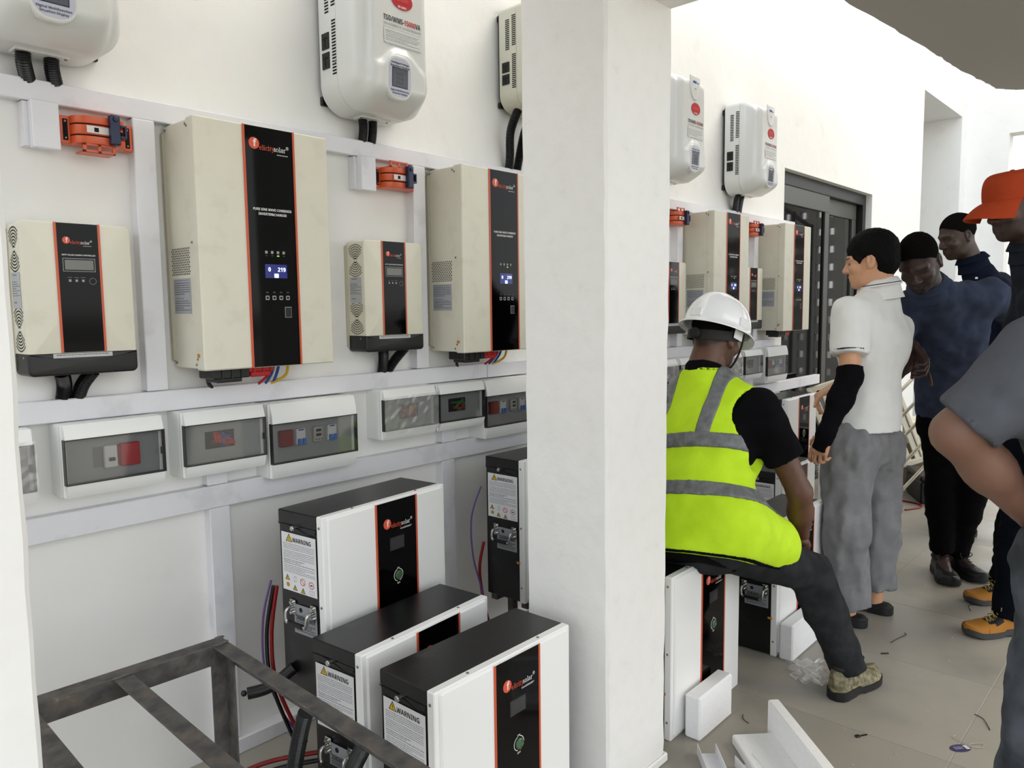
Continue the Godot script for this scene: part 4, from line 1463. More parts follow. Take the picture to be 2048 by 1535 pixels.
	var st := put("inspection_sticker", face(0.018, 0.009), mat(Color(0.78, 0.5, 0.14), 0.6), t, V(xl - 0.0012, 0.155, 0.066))
	st.basis = LEFT
	return t

func build_batteries() -> void:
	var b := make_battery()
	b.position = V(1.345, 0, 0.928)
	b.rotation.y = 0.012
	b.set_meta("label", "black and white battery nearest the viewer, in front of two others by the middle pillar")
	var bg := "black and white battery units"
	b.set_meta("group", bg)
	var q := [
		[V(1.345, 0, 0.632), 0.085, "black and white battery in the middle of the near stack, behind the steel bar"],
		[V(1.405, 0.295, 0.385), 0.10, "black and white battery raised at the back of the near stack, whole front showing"],
		[V(2.348, 0.295, 0.312), 0.02, "black and white battery half hidden by the left edge of the middle pillar"],
		[V(2.338, 0, 0.945), 0.02, "black and white battery that the man in the yellow vest sits on"],
		[V(3.148, 0, 0.948), 0.015, "black and white battery behind the seated man's stretched leg"],
		[V(4.062, 0, 0.562), 0.02, "black and white battery glimpsed under the seated man's elbow"],
		[V(4.762, 0.295, 0.295), 0.01, "black and white raised battery under the far breaker boxes, by the pointing hand"],
		[V(5.45, 0, 0.52), -1.265, "black and white battery turned sideways beyond the man in the white polo"],
	]
	for k in q:
		dup(b, "battery", k[2], k[0], k[1], bg)
	# low steel stands under the raised ones
	for k in [[1.405, 0.385, 0.10, "low angle-iron stand under the raised near battery"], [2.348, 0.312, 0.02, "low angle-iron stand under the battery half behind the pillar"], [4.762, 0.295, 0.01, "low angle-iron stand under the far raised battery"]]:
		var s := thing("steel_stand", k[3], "stand", V(k[0], 0, k[1]), k[2], "low stands under the raised batteries")
		for x in [-0.12, 0.21]:
			for z in [-0.08, 0.075]:
				put("leg", box_mesh(V(x - 0.015, 0, z - 0.015), V(x + 0.015, 0.27, z + 0.015), 0.002), M.rust, s)
		for z in [-0.08, 0.075]:
			put("rail", box_mesh(V(-0.23, 0.268, z - 0.016), V(0.23, 0.294, z + 0.016), 0.002), M.rust, s)
	# cables behind and between
	var g1 := "battery cables along the wall"
	cable([V(1.14, 0.62, 0.27), V(1.12, 0.5, 0.25), V(1.115, 0.35, 0.26), V(1.16, 0.2, 0.28), V(1.22, 0.1, 0.3)], 0.0035, M.purple, "purple wire hanging behind the raised near battery", g1)
	cable([V(1.155, 0.6, 0.275), V(1.14, 0.45, 0.26), V(1.145, 0.3, 0.27), V(1.2, 0.12, 0.3)], 0.006, M.red_dark, "thick red cable hanging behind the raised near battery", g1)
	cable([V(1.15, 0.6, 0.265), V(1.13, 0.45, 0.25), V(1.13, 0.3, 0.27), V(1.19, 0.1, 0.29)], 0.006, M.black, "thick black cable hanging behind the raised near battery", g1)
	cable([V(0.95, 0.03, 0.22), V(1.05, 0.035, 0.2), V(1.15, 0.05, 0.24), V(1.3, 0.06, 0.35)], 0.007, M.red_dark, "thick red cable lying along the floor behind the steel frame", g1)
	cable([V(0.95, 0.012, 0.24), V(1.06, 0.015, 0.22), V(1.16, 0.03, 0.26), V(1.3, 0.04, 0.36)], 0.007, M.black, "thick black cable lying along the floor behind the steel frame", g1)
	cable([V(0.95, 0.006, 0.27), V(1.07, 0.007, 0.25), V(1.17, 0.012, 0.28), V(1.3, 0.02, 0.38)], 0.0035, M.purple, "purple wire lying on the floor behind the steel frame", g1)
	cable([V(2.09, 0.72, 0.2), V(2.055, 0.6, 0.18), V(2.05, 0.45, 0.19), V(2.07, 0.3, 0.22), V(2.09, 0.12, 0.24)], 0.0035, M.purple, "purple wire beside the battery by the pillar", g1)
	cable([V(2.09, 0.5, 0.21), V(2.075, 0.38, 0.2), V(2.085, 0.2, 0.23), V(2.12, 0.1, 0.26)], 0.006, M.red_dark, "red cable beside the battery by the pillar", g1)
	cable([V(2.62, 0.45, 0.5), V(2.55, 0.32, 0.55), V(2.45, 0.2, 0.55), V(2.3, 0.06, 0.5), V(2.2, 0.006, 0.5)], 0.006, M.red_dark, "red cable looping at the foot of the battery by the pillar", g1)
	cable([V(2.68, 0.48, 0.5), V(2.6, 0.34, 0.56), V(2.48, 0.24, 0.52), V(2.3, 0.16, 0.44)], 0.006, M.black, "black cable looping at the foot of the battery by the pillar", g1)
	var cg := "conduits among the near batteries"
	conduit([V(1.025, 0.385, 0.615), V(1.02, 0.34, 0.60), V(1.012, 0.235, 0.575), V(1.0, 0.12, 0.57), V(1.02, 0.024, 0.56)], 0.021, "black conduit hanging left of the middle near battery", cg)
	conduit([V(1.06, 0.365, 0.815), V(1.058, 0.34, 0.80), V(1.052, 0.27, 0.765), V(1.03, 0.14, 0.74), V(1.0, 0.024, 0.74)], 0.021, "black conduit between the two front batteries, under the steel bar", cg)
	var sl := MB.new()
	sl.tube(curve([V(1.15, 0.38, 0.36), V(1.09, 0.335, 0.33), V(1.035, 0.325, 0.30)], 6), 0.017, 12)
	sl.ball(V(1.026, 0.328, 0.296), V(0.009, 0.009, 0.009), 8)
	tag(put("cable_sleeve", sl.mesh(50), M.black, self), "short black cable sleeve end poking out left of the raised battery", "cable sleeve")

# ---------------------------------------------------------------- the rusty steel frame in front
func build_frame() -> void:
	var t := thing("welded_stand", "rusty welded angle-iron frame standing unfinished in the near left", "frame", V(0.45, 0, 0.474))
	t.rotation.y = -0.03
	var y := 0.6
	# angle iron: a flat on top and a web below
	var angle := func(a: Vector3, b: Vector3, side: Vector3, called: String) -> void:
		var m := MB.new()
		var mid := side * 0.02
		m.bar(a + mid, b + mid, 0.04, 0.005, 0.0015)
		var d := V(0, -0.0225, 0)
		m.bar(a + d + side * 0.0025, b + d + side * 0.0025, 0.005, 0.045, 0.0015)
		put(called, m.mesh(), M.rust, t)
	# back rail: flat towards the viewer, web hanging below its front edge
	var bk := MB.new()
	bk.bar(V(-0.4, y - 0.0025, 0.018), V(0.425, y - 0.0025, 0.018), 0.042, 0.005, 0.0015)
	bk.bar(V(-0.4, y - 0.026, 0.036), V(0.425, y - 0.026, 0.036), 0.005, 0.047, 0.0015)
	put("back_rail", bk.mesh(), M.rust, t)
	angle.call(V(0.425, y - 0.004, 0.036), V(0.425, y - 0.004, 1.6), V(-1, 0, 0), "side_rail")
	angle.call(V(-0.035, y - 0.006, 0.0), V(-0.035, y - 0.006, 1.6), V(1, 0, 0), "side_rail")
	angle.call(V(0.20, y - 0.004, 0.036), V(0.20, y - 0.004, 1.6), V(-1, 0, 0), "cross_bar")
	var weld := MB.new()
	for q in [V(0.40, y, 0.04), V(0.41, y + 0.001, 0.038), V(0.17, y, 0.04), V(0.186, y + 0.001, 0.039), V(0.418, y - 0.002, 0.0)]:
		weld.ball(q, V(0.016, 0.0045, 0.006), 8)
	put("weld_bead", weld.mesh(60), M.rust, t)
	for q in [V(0.400, 0, 0.055), V(0.40, 0, 1.55), V(-0.35, 0, 0.055), V(-0.35, 0, 1.55)]:
		var lg := MB.new()
		var hh := y - 0.006
		lg.bar(q + V(0.018, 0, 0), q + V(0.018, hh, 0), 0.005, 0.045, 0.001, V(0, 0, 1))
		lg.bar(q + V(0, 0, -0.02), q + V(0, hh, -0.02), 0.04, 0.005, 0.001, V(0, 0, 1))
		put("leg", lg.mesh(), M.rust, t)
	var lo := MB.new()
	lo.bar(V(-0.4, y - 0.005, 1.58), V(0.425, y - 0.005, 1.58), 0.04, 0.005, 0.001)
	put("front_rail", lo.mesh(), M.rust, t)

# ---------------------------------------------------------------- things on the floor
func build_floor_things() -> void:
	var fg := "white foam packing pieces on the floor"
	var foam := func(lo: Vector3, hi: Vector3, at: Vector3, turn: float, label: String) -> Node3D:
		var t := thing("foam_block", label, "foam", at, turn, fg)
		put("block", box_mesh(lo, hi, 0.006), M.foam, t)
		return t
	foam.call(V(-0.115, 0, -0.028), V(0.115, 0.148, 0.028), V(2.265, 0, 1.087), 0.01, "white foam block leaning on the battery under the seated man")
	foam.call(V(-0.155, 0, -0.028), V(0.155, 0.148, 0.028), V(3.05, 0, 1.085), 0.01, "white foam block against the battery behind the seated man's leg")
	# an L-shaped corner piece
	var t := thing("foam_corner", "L-shaped white foam corner piece lying in the foreground below the boot", "foam", V(2.26, 0, 1.27), deg_to_rad(-44.0), fg)
	put("foot", box_mesh(V(-0.085, 0, -0.02), V(0.048, 0.032, 0.42), 0.004), M.foam, t)
	put("upright", box_mesh(V(0.045, 0, -0.055), V(0.082, 0.125, 0.42), 0.004), M.foam, t)
	# trunk offcuts
	var og := "trunking offcuts on the floor"
	for q in [[V(2.03, 0, 1.23), -0.85, 0.2, "white U-shaped trunking offcut lying nearest the pillar foot"], [V(2.085, 0, 1.335), -0.62, 0.14, "second white trunking offcut beside the foam corner piece"]]:
		var o := thing("trunking_offcut", q[3], "offcut", q[0], q[1], og)
		var m := MB.new()
		m.span(V(-0.03, 0, -q[2] / 2), V(0.03, 0.0025, q[2] / 2))
		m.span(V(-0.03, 0, -q[2] / 2), V(-0.0275, 0.036, q[2] / 2), 0.0008)
		m.span(V(0.0275, 0, -q[2] / 2), V(0.03, 0.036, q[2] / 2), 0.0008)
		put("channel", m.mesh(), M.trunk, o)
	# crumpled clear bag
	var bagm := MB.new()
	var n := 12
	var hs := PackedFloat32Array()
	for i in (n + 1) * (n + 1):
		hs.append(0.002 + pow(rng.randf(), 3.0) * 0.008)
	for j in n:
		for i in n:
			var p := func(a: int, b: int) -> Vector3:
				return V((a / float(n) - 0.5) * 0.2 + 0.02 * sin(b * 1.3), hs[b * (n + 1) + a], (b / float(n) - 0.5) * 0.13 + 0.012 * sin(a * 1.7))
			bagm.quad_out(p.call(i, j), p.call(i + 1, j), p.call(i + 1, j + 1), p.call(i, j + 1), V(0, -1, 0))
	var bag := put("plastic_bag", bagm.mesh(50), M.film, self, V(2.86, 0, 1.19))
	bag.rotation.y = 0.5
	tag(bag, "crumpled clear plastic bag on the floor left of the boot", "bag")
	# black cable tie scrap
	var ct := MB.new()
	ct.span(V(-0.011, 0, -0.006), V(0.004, 0.005, 0.006), 0.001)
	ct.bar(V(0.004, 0.002, 0), V(0.032, 0.003, 0.002), 0.004, 0.0025)
	var c := put("cable_tie", ct.mesh(), M.black, self, V(2.52, 0, 1.488))
	c.rotation.y = -0.55
	tag(c, "black cable tie end on the floor below the boot", "cable tie")
	var sc := MB.new()
	sc.bar(V(-0.016, 0.002, 0), V(0.016, 0.002, 0.003), 0.006, 0.004, 0.001)
	var s2 := put("wire_scrap", sc.mesh(), M.black, self, V(3.215, 0, 1.362))
	s2.rotation.y = -0.7
	tag(s2, "short dark wire scrap right of the boot's laces", "scrap")
	# purple hang tag with string
	var tg := thing("hang_tag", "oval purple and white hang tag on the floor at the lower right", "tag", V(2.66, 0, 1.752), deg_to_rad(-38.0))
	var ta := MB.new()
	ta.prism(disc(0.02, 0, 0, 1.75), 0, 0.0015)
	var card := put("card", ta.mesh(), mat(Color(0.24, 0.2, 0.36), 0.5), tg)
	card.basis = Basis(V(1, 0, 0), V(0, 0, -1), V(0, 1, 0))
	put("print", face(0.038, 0.02), tex_mat(lines_tex(48, 24, Color(0.24, 0.2, 0.36), Color(0.8, 0.8, 0.85), [[0.1, 0.9, 4, 0.1, 0.6]], 44)), card, V(-0.005, 0, 0.002))
	put("white_end", face(0.014, 0.022), mat(Color(0.78, 0.78, 0.78), 0.5), card, V(0.022, 0, 0.0022))
	var stg := MB.new()
	stg.tube(curve([V(0.03, 0.002, 0), V(0.05, 0.004, -0.012), V(0.085, 0.003, -0.006), V(0.07, 0.003, 0.012), V(0.04, 0.004, 0.004), V(0.03, 0.003, -0.02), V(0.02, 0.003, -0.055), V(0.035, 0.003, -0.065)], 6), 0.0011, 5)
	put("string", stg.mesh(), mat(Color(0.66, 0.64, 0.58), 0.8), tg)
	# fine wire offcuts and crumbs
	var wg := "hair-thin wire offcuts on the floor"
	var wires := [[[V(3.335, 0.002, 1.35), V(3.40, 0.003, 1.362), V(3.46, 0.002, 1.375), V(3.475, 0.002, 1.365)], "thin wire offcut right of the boot, near the tile joint"], [[V(4.02, 0.002, 1.52), V(3.99, 0.003, 1.50), V(3.93, 0.002, 1.52)], "thin wire offcut beside the yellow shoes"], [[V(2.92, 0.002, 1.74), V(2.9, 0.003, 1.77), V(2.84, 0.002, 1.80)], "thin wire offcut by the grey jeans at the right edge"], [[V(2.40, 0.002, 1.145), V(2.37, 0.004, 1.16), V(2.36, 0.002, 1.185)], "curl of wire between the two foam pieces"]]
	for q in wires:
		var b := MB.new()
		b.tube(curve(q[0], 6), 0.0014, 5)
		tag(put("wire_offcut", b.mesh(), M.ink, self), q[1], "wire", wg)
	var cr := MB.new()
	for i in 46:
		var p := V(rng.randf_range(2.2, 4.6), 0, rng.randf_range(1.0, 1.85))
		var r := rng.randf_range(0.0015, 0.004)
		cr.box(p + V(0, r * 0.4, 0), V(r * rng.randf_range(0.8, 2.0), r * 0.8, r), 0.0, Basis(Vector3.UP, rng.randf() * TAU))
	var crumbs := put("floor_crumbs", cr.mesh(), mat(Color(0.72, 0.7, 0.66), 0.9), self)
	tag(crumbs, "scattered crumbs of plaster and foam on the tiles", "debris", "", "stuff")
	var rs := MB.new()
	rs.box(V(0, 0.004, 0), V(0.04, 0.006, 0.016), 0.001)
	tag(put("red_scrap", rs.mesh(), mat(Color(0.7, 0.25, 0.2), 0.6), self, V(4.675, 0, 1.0)), "small red and white scrap on the floor behind the white polo's leg", "scrap")

func build_far_things() -> void:
	# metal handrail leaning beyond the man in the white polo
	var t := thing("handrail", "pale metal handrail of five slanting tubes leaning beyond the white polo", "handrail", V(5.45, 0, 0.95))
	var o := -t.position
	var ends := [[V(5.095, 0.858, 0.856), V(5.426, 0.990, 0.902)], [V(5.059, 0.665, 0.844), V(5.437, 0.855, 0.933)], [V(5.034, 0.509, 0.839), V(5.418, 0.702, 0.935)], [V(5.030, 0.358, 0.857), V(5.405, 0.536, 0.944)], [V(4.997, 0.174, 0.847), V(5.392, 0.376, 0.953)]]
	for e in ends:
		var a: Vector3 = e[0]
		var b: Vector3 = e[1]
		var m := MB.new()
		m.tube(PackedVector3Array([a + o - (b - a) * 0.04, b + o + (b - a) * 0.62]), 0.0105, 10)
		put("tube", m.mesh(60), M.rail, t)
	for k in [[V(5.384, 1.0, 0.93), V(5.56, 0.0, 1.10)], [V(5.62, 1.09, 1.02), V(5.80, 0.0, 1.19)]]:
		var m := MB.new()
		m.tube(PackedVector3Array([k[0] + o, k[1] + o]), 0.022, 12)
		put("post", m.mesh(60), M.rail, t)
	# slatted cream panel behind it
	var p := thing("slatted_panel", "cream slatted panel leaning behind the slanting handrail", "panel", V(6.14, 0.1, 0.49))
	p.rotation = V(0, -0.835, 0.3)
	var fr := MB.new()
	fr.bar(V(-0.32, 0.03, 0), V(-0.32, 0.80, -0.16), 0.03, 0.04, 0.004)
	fr.bar(V(0.32, 0.03, 0), V(0.32, 0.80, -0.16), 0.03, 0.04, 0.004)
	fr.bar(V(-0.32, 0.78, -0.16), V(0.32, 0.78, -0.16), 0.03, 0.04, 0.004)
	fr.bar(V(-0.32, 0.05, 0), V(0.32, 0.05, 0), 0.03, 0.04, 0.004)
	put("frame", fr.mesh(), M.cream, p)
	for i in 9:
		var x := -0.28 + i * 0.07
		var s := MB.new()
		s.bar(V(x, 0.06, 0.0), V(x, 0.77, -0.16), 0.04, 0.012, 0.003)
		put("slat", s.mesh(), M.cream, p)
	# boxes, a black case and cables on the floor behind the dark trousers
	for q in [[V(6.62, 0, 0.62), V(0.5, 0.34, 0.3), 0.2, "brown cardboard box on the floor far behind the dark trousers"], [V(6.6, 0.341, 0.62), V(0.42, 0.16, 0.26), 0.3, "flat cream carton stacked on the brown cardboard box"]]:
		var b := thing("carton", q[3], "box", q[0], q[2], "cartons far behind")
		put("box", box_mesh(V(-q[1].x / 2, 0, -q[1].z / 2), V(q[1].x / 2, q[1].y, q[1].z / 2), 0.004), M.cardboard if q[2] < 0.25 else M.cream, b)
		put("tape", box_mesh(V(-0.03, q[1].y - 0.001, -q[1].z / 2 - 0.001), V(0.03, q[1].y + 0.001, q[1].z / 2 + 0.001)), M.cream, b)
	var kb := thing("black_case", "black tool case on the floor below the handrail, a pale strip on its lid", "case", V(6.1, 0, 0.82), 0.5)
	put("body", box_mesh(V(-0.2, 0, -0.12), V(0.2, 0.16, 0.12), 0.012), M.black, kb)
	put("lid", box_mesh(V(-0.205, 0.16, -0.125), V(0.205, 0.2, 0.125), 0.012), M.black, kb)
	put("pale_strip", box_mesh(V(-0.1, 0.12, 0.12), V(0.08, 0.135, 0.122)), M.cream, kb)
	cable([V(6.12, 0.21, 0.82), V(6.05, 0.42, 0.80), V(6.15, 0.48, 0.84), V(6.25, 0.36, 0.86), V(6.3, 0.012, 0.9)], 0.012, M.black, "black hose looping up beside the handrail", "loose cables far behind")
	cable([V(5.62, 0.006, 0.78), V(5.75, 0.006, 0.84), V(5.85, 0.006, 0.8), V(5.88, 0.006, 0.62)], 0.006, M.red_dark, "red cable snaking on the floor below the handrail", "loose cables far behind")
	cable([V(5.6, 0.006, 0.92), V(5.75, 0.006, 0.98), V(5.95, 0.006, 1.0), V(6.2, 0.006, 1.05)], 0.006, M.black, "black cable snaking on the floor below the handrail", "loose cables far behind")

# ---------------------------------------------------------------- distance fields meshed as surface nets
class Field:
	var ty := PackedInt32Array()
	var a := PackedVector3Array()
	var ab := PackedVector3Array()
	var il := PackedFloat32Array()
	var ln := PackedFloat32Array()
	var ra := PackedFloat32Array()
	var dr := PackedFloat32Array()
	var kk := PackedFloat32Array()
	var fx := PackedVector3Array()
	var ff := PackedFloat32Array()
	var fe := PackedInt32Array()
	var kmax := 0.0
	var planes := []     # [normal, offset]: keeps dot(n, p) <= offset
	var carves := []     # [a, b, ra, rb, k]
	var shells := []     # [a, b, r, half width]: keeps what lies near that capsule's skin
	var noise: FastNoiseLite
	var amp := 0.0
	var nscale := Vector3.ONE
	var lo := Vector3.ONE * 1e9
	var hi := Vector3.ONE * -1e9

	func grow(p: Vector3, r: float) -> void:
		lo = lo.min(p - Vector3.ONE * r)
		hi = hi.max(p + Vector3.ONE * r)

	func cap(p: Vector3, q: Vector3, r0: float, r1: float, k := 0.03, axis := Vector3.ZERO, flat := 1.0, ends := 0) -> void:
		ty.append(0)
		a.append(p)
		var d := q - p
		ab.append(d)
		ln.append(maxf(d.length(), 1e-5))
		il.append(1.0 / maxf(d.length_squared(), 1e-9))
		ra.append(r0)
		dr.append(r1 - r0)
		kk.append(maxf(k, 1e-4))
		fx.append(axis)
		ff.append(flat - 1.0 if axis != Vector3.ZERO else 0.0)
		fe.append(ends)
		kmax = maxf(kmax, k)
		grow(p, r0)
		grow(q, r1)

	func ell(c: Vector3, r: Vector3, k := 0.02) -> void:
		ty.append(1)
		a.append(c)
		ab.append(r)
		ln.append(1.0)
		il.append(1.0)
		ra.append(minf(r.x, minf(r.y, r.z)))
		dr.append(0.0)
		kk.append(maxf(k, 1e-4))
		fx.append(Vector3.ZERO)
		ff.append(0.0)
		fe.append(0)
		kmax = maxf(kmax, k)
		grow(c, maxf(r.x, maxf(r.y, r.z)))

	func one(i: int, p: Vector3) -> float:
		var pa := p - a[i]
		if ty[i] == 1:
			var q := pa / ab[i]
			var l := q.length()
			if l < 1e-4:
				return -ra[i]
			return l * (l - 1.0) / (q / ab[i]).length()
		var h := pa.dot(ab[i]) * il[i]
		var t := clampf(h, 0.0, 1.0)
		var v := pa - ab[i] * t
		if ff[i] != 0.0:
			v += fx[i] * (v.dot(fx[i]) * ff[i])
		var e := v.length() - ra[i] - dr[i] * t
		if fe[i]:
			if fe[i] & 1:
				e = maxf(e, (h - 1.0) * ln[i])
			if fe[i] & 2:
				e = maxf(e, -h * ln[i])
		return e

	func at(p: Vector3, ids: PackedInt32Array) -> float:
		var d := 1e3
		for i in ids:
			var e: float
			var pa := p - a[i]
			if ty[i] == 1:
				var q := pa / ab[i]
				var l := q.length()
				e = l * (l - 1.0) / (q / ab[i]).length() if l > 1e-4 else -ra[i]
			else:
				var h := pa.dot(ab[i]) * il[i]
				var t := clampf(h, 0.0, 1.0)
				var v := pa - ab[i] * t
				if ff[i] != 0.0:
					v += fx[i] * (v.dot(fx[i]) * ff[i])
				e = v.length() - ra[i] - dr[i] * t
				if fe[i]:
					if fe[i] & 1:
						e = maxf(e, (h - 1.0) * ln[i])
					if fe[i] & 2:
						e = maxf(e, -h * ln[i])
			var k := kk[i]
			var g := maxf(k - absf(d - e), 0.0)
			d = minf(d, e) - g * g * 0.25 / k
		if amp > 0.0:
			d += noise.get_noise_3dv(p * nscale) * amp
		for q in planes:
			d = maxf(d, p.dot(q[0]) - q[1])
		for q in carves:
			var e := cdist(p, q)
			var k: float = q[4]
			var g := maxf(k - absf(d + e), 0.0)
			d = maxf(d, -e) + g * g * 0.25 / k
		for q in shells:
			d = maxf(d, absf(cdist(p, [q[0], q[1], q[2], q[2]])) - q[3])
		return d

	func cdist(p: Vector3, q: Array) -> float:
		var d: Vector3 = q[1] - q[0]
		var t := clampf((p - q[0]).dot(d) / maxf(d.length_squared(), 1e-9), 0.0, 1.0)
		return p.distance_to(q[0] + d * t) - lerpf(q[2], q[3], t)

	# appends the surface to out = {v, n, c, i}
	func mesh(cell: float, out: Dictionary, xf := Transform3D.IDENTITY, col: Variant = Color.WHITE) -> void:
		var pad := Vector3.ONE * (amp + kmax * 0.3 + cell * 2.0)
		var o := lo - pad
		var size := hi + pad - o
		for q in planes:
			# trim the box where an axis-aligned plane allows it
			for ax in 3:
				var n: Vector3 = q[0]
				if n[ax] > 0.999:
					size[ax] = minf(size[ax], q[1] + cell * 2.0 - o[ax])
		var bx := int(ceil(size.x / cell / 4.0))
		var by := int(ceil(size.y / cell / 4.0))
		var bz := int(ceil(size.z / cell / 4.0))
		var px := bx * 4 + 1
		var py := by * 4 + 1
		var pz := bz * 4 + 1
		var sx := 1
		var sy := px
		var sz := px * py
		var val := PackedFloat32Array()
		val.resize(px * py * pz)
		val.fill(9.0)
		var vid := PackedInt32Array()
		vid.resize(px * py * pz)
		vid.fill(-1)
		var rad := cell * 3.47
		var all := PackedInt32Array(range(a.size()))
		var act := PackedInt32Array()
		var lip := 1.7
		for k in bz:
			for j in by:
				for i in bx:
					var c := o + Vector3(i * 4 + 2, j * 4 + 2, k * 4 + 2) * cell
					var es := PackedFloat32Array()
					var mn := 1e3
					for q in all:
						var e := one(q, c)
						es.append(e)
						mn = minf(mn, e)
					if mn > rad * lip + kmax * 0.5 + amp:
						continue
					var d := at(c, all)
					if absf(d) > rad * lip + amp:
						continue
					var ids := PackedInt32Array()
					var lim := mn + rad * 2.4 + kmax
					for q in all:
						if es[q] < lim:
							ids.append(q)
					act.append(i + bx * (j + by * k))
					for kz in range(k * 4, k * 4 + 5):
						for jy in range(j * 4, j * 4 + 5):
							var base := i * 4 + jy * sy + kz * sz
							for ix in 5:
								if val[base + ix] == 9.0:
									val[base + ix] = at(o + Vector3(i * 4 + ix, jy, kz) * cell, ids)
		var v: PackedVector3Array = out.v
		var first := v.size()
		var cells := PackedInt32Array()
		var offs := PackedInt32Array([0, sx, sy, sx + sy, sz, sx + sz, sy + sz, sx + sy + sz])
		var ea := [0, 2, 4, 6, 0, 1, 4, 5, 0, 1, 2, 3]
		var eb := [1, 3, 5, 7, 2, 3, 6, 7, 4, 5, 6, 7]
		var corner := []
		for q in 8:
			corner.append(Vector3(q & 1, (q >> 1) & 1, (q >> 2) & 1))
		for blk in act:
			var bi := blk % bx
			var bj := (blk / bx) % by
			var bk := blk / (bx * by)
			for kz in range(bk * 4, bk * 4 + 4):
				for jy in range(bj * 4, bj * 4 + 4):
					for ix in range(bi * 4, bi * 4 + 4):
						var id := ix + jy * sy + kz * sz
						var neg := 0
						for q in offs:
							if val[id + q] < 0.0:
								neg += 1
						if neg == 0 or neg == 8:
							continue
						var s := Vector3.ZERO
						var m := 0
						for q in 12:
							var va := val[id + offs[ea[q]]]
							var vb := val[id + offs[eb[q]]]
							if (va < 0.0) != (vb < 0.0):
								s += (corner[ea[q]] as Vector3).lerp(corner[eb[q]], va / (va - vb))
								m += 1
						vid[id] = v.size()
						cells.append(id)
						v.append(o + (Vector3(ix, jy, kz) + s / m) * cell)
		var idx: PackedInt32Array = out.i
		for id in cells:
			var s0 := val[id] < 0.0
			for ax in 3:
				var st: int = [sx, sy, sz][ax]
				if s0 == (val[id + st] < 0.0):
					continue
				var u: int = [sy, sz, sx][ax]
				var w: int = [sz, sx, sy][ax]
				if id - u - w < 0:
					continue
				var q0 := vid[id - u - w]
				var q1 := vid[id - w]
				var q2 := vid[id]
				var q3 := vid[id - u]
				if q0 < 0 or q1 < 0 or q2 < 0 or q3 < 0:
					continue
				if s0:
					idx.append_array(PackedInt32Array([q0, q2, q1, q0, q3, q2]))
				else:
					idx.append_array(PackedInt32Array([q0, q1, q2, q0, q2, q3]))
		var nn := PackedVector3Array()
		nn.resize(v.size() - first)
		var start: int = out.done
		for t in range(start, idx.size(), 3):
			var p0 := v[idx[t]]
			var cr := (v[idx[t + 2]] - p0).cross(v[idx[t + 1]] - p0)
			for q in 3:
				nn[idx[t + q] - first] += cr
		var cc: PackedColorArray = out.c
		var on: PackedVector3Array = out.n
		for q in nn.size():
			if col is Callable:
				cc.append(col.call(v[first + q]))
			else:
				cc.append(col)
			on.append((xf.basis * nn[q]).normalized())
			v[first + q] = xf * v[first + q]
		out.v = v
		out.i = idx
		out.c = cc
		out.n = on
		out.done = idx.size()

func fresh() -> Dictionary:
	return {"v": PackedVector3Array(), "n": PackedVector3Array(), "c": PackedColorArray(), "i": PackedInt32Array(), "done": 0}

func solid(out: Dictionary) -> ArrayMesh:
	var arr := []
	arr.resize(Mesh.ARRAY_MAX)
	arr[Mesh.ARRAY_VERTEX] = out.v
	arr[Mesh.ARRAY_NORMAL] = out.n
	arr[Mesh.ARRAY_COLOR] = out.c
	arr[Mesh.ARRAY_INDEX] = out.i
	var m := ArrayMesh.new()
	m.add_surface_from_arrays(Mesh.PRIMITIVE_TRIANGLES, arr)
	return m

func folds(f: Field, amp: float, scale: Vector3, sd := 1) -> void:
	f.noise = FastNoiseLite.new()
	f.noise.seed = sd
	f.noise.noise_type = FastNoiseLite.TYPE_SIMPLEX_SMOOTH
	f.noise.frequency = 1.0
	f.noise.fractal_octaves = 2
	f.amp = amp
	f.nscale = scale

# ---------------------------------------------------------------- people
func look(fwd: Vector3, at: Vector3, s := 1.0, roll := 0.0) -> Transform3D:
	var z := fwd.normalized()
	var x := Vector3.UP.cross(z).normalized()
	var b := Basis(x, z.cross(x), z)
	if roll != 0.0:
		b = b * Basis(Vector3(0, 0, 1), roll)
	return Transform3D(b.scaled(Vector3.ONE * s) if s != 1.0 else b, at)

func lin(c: Color, f := 1.0) -> Color:
	var l := c.srgb_to_linear()
	return Color(l.r * f, l.g * f, l.b * f)

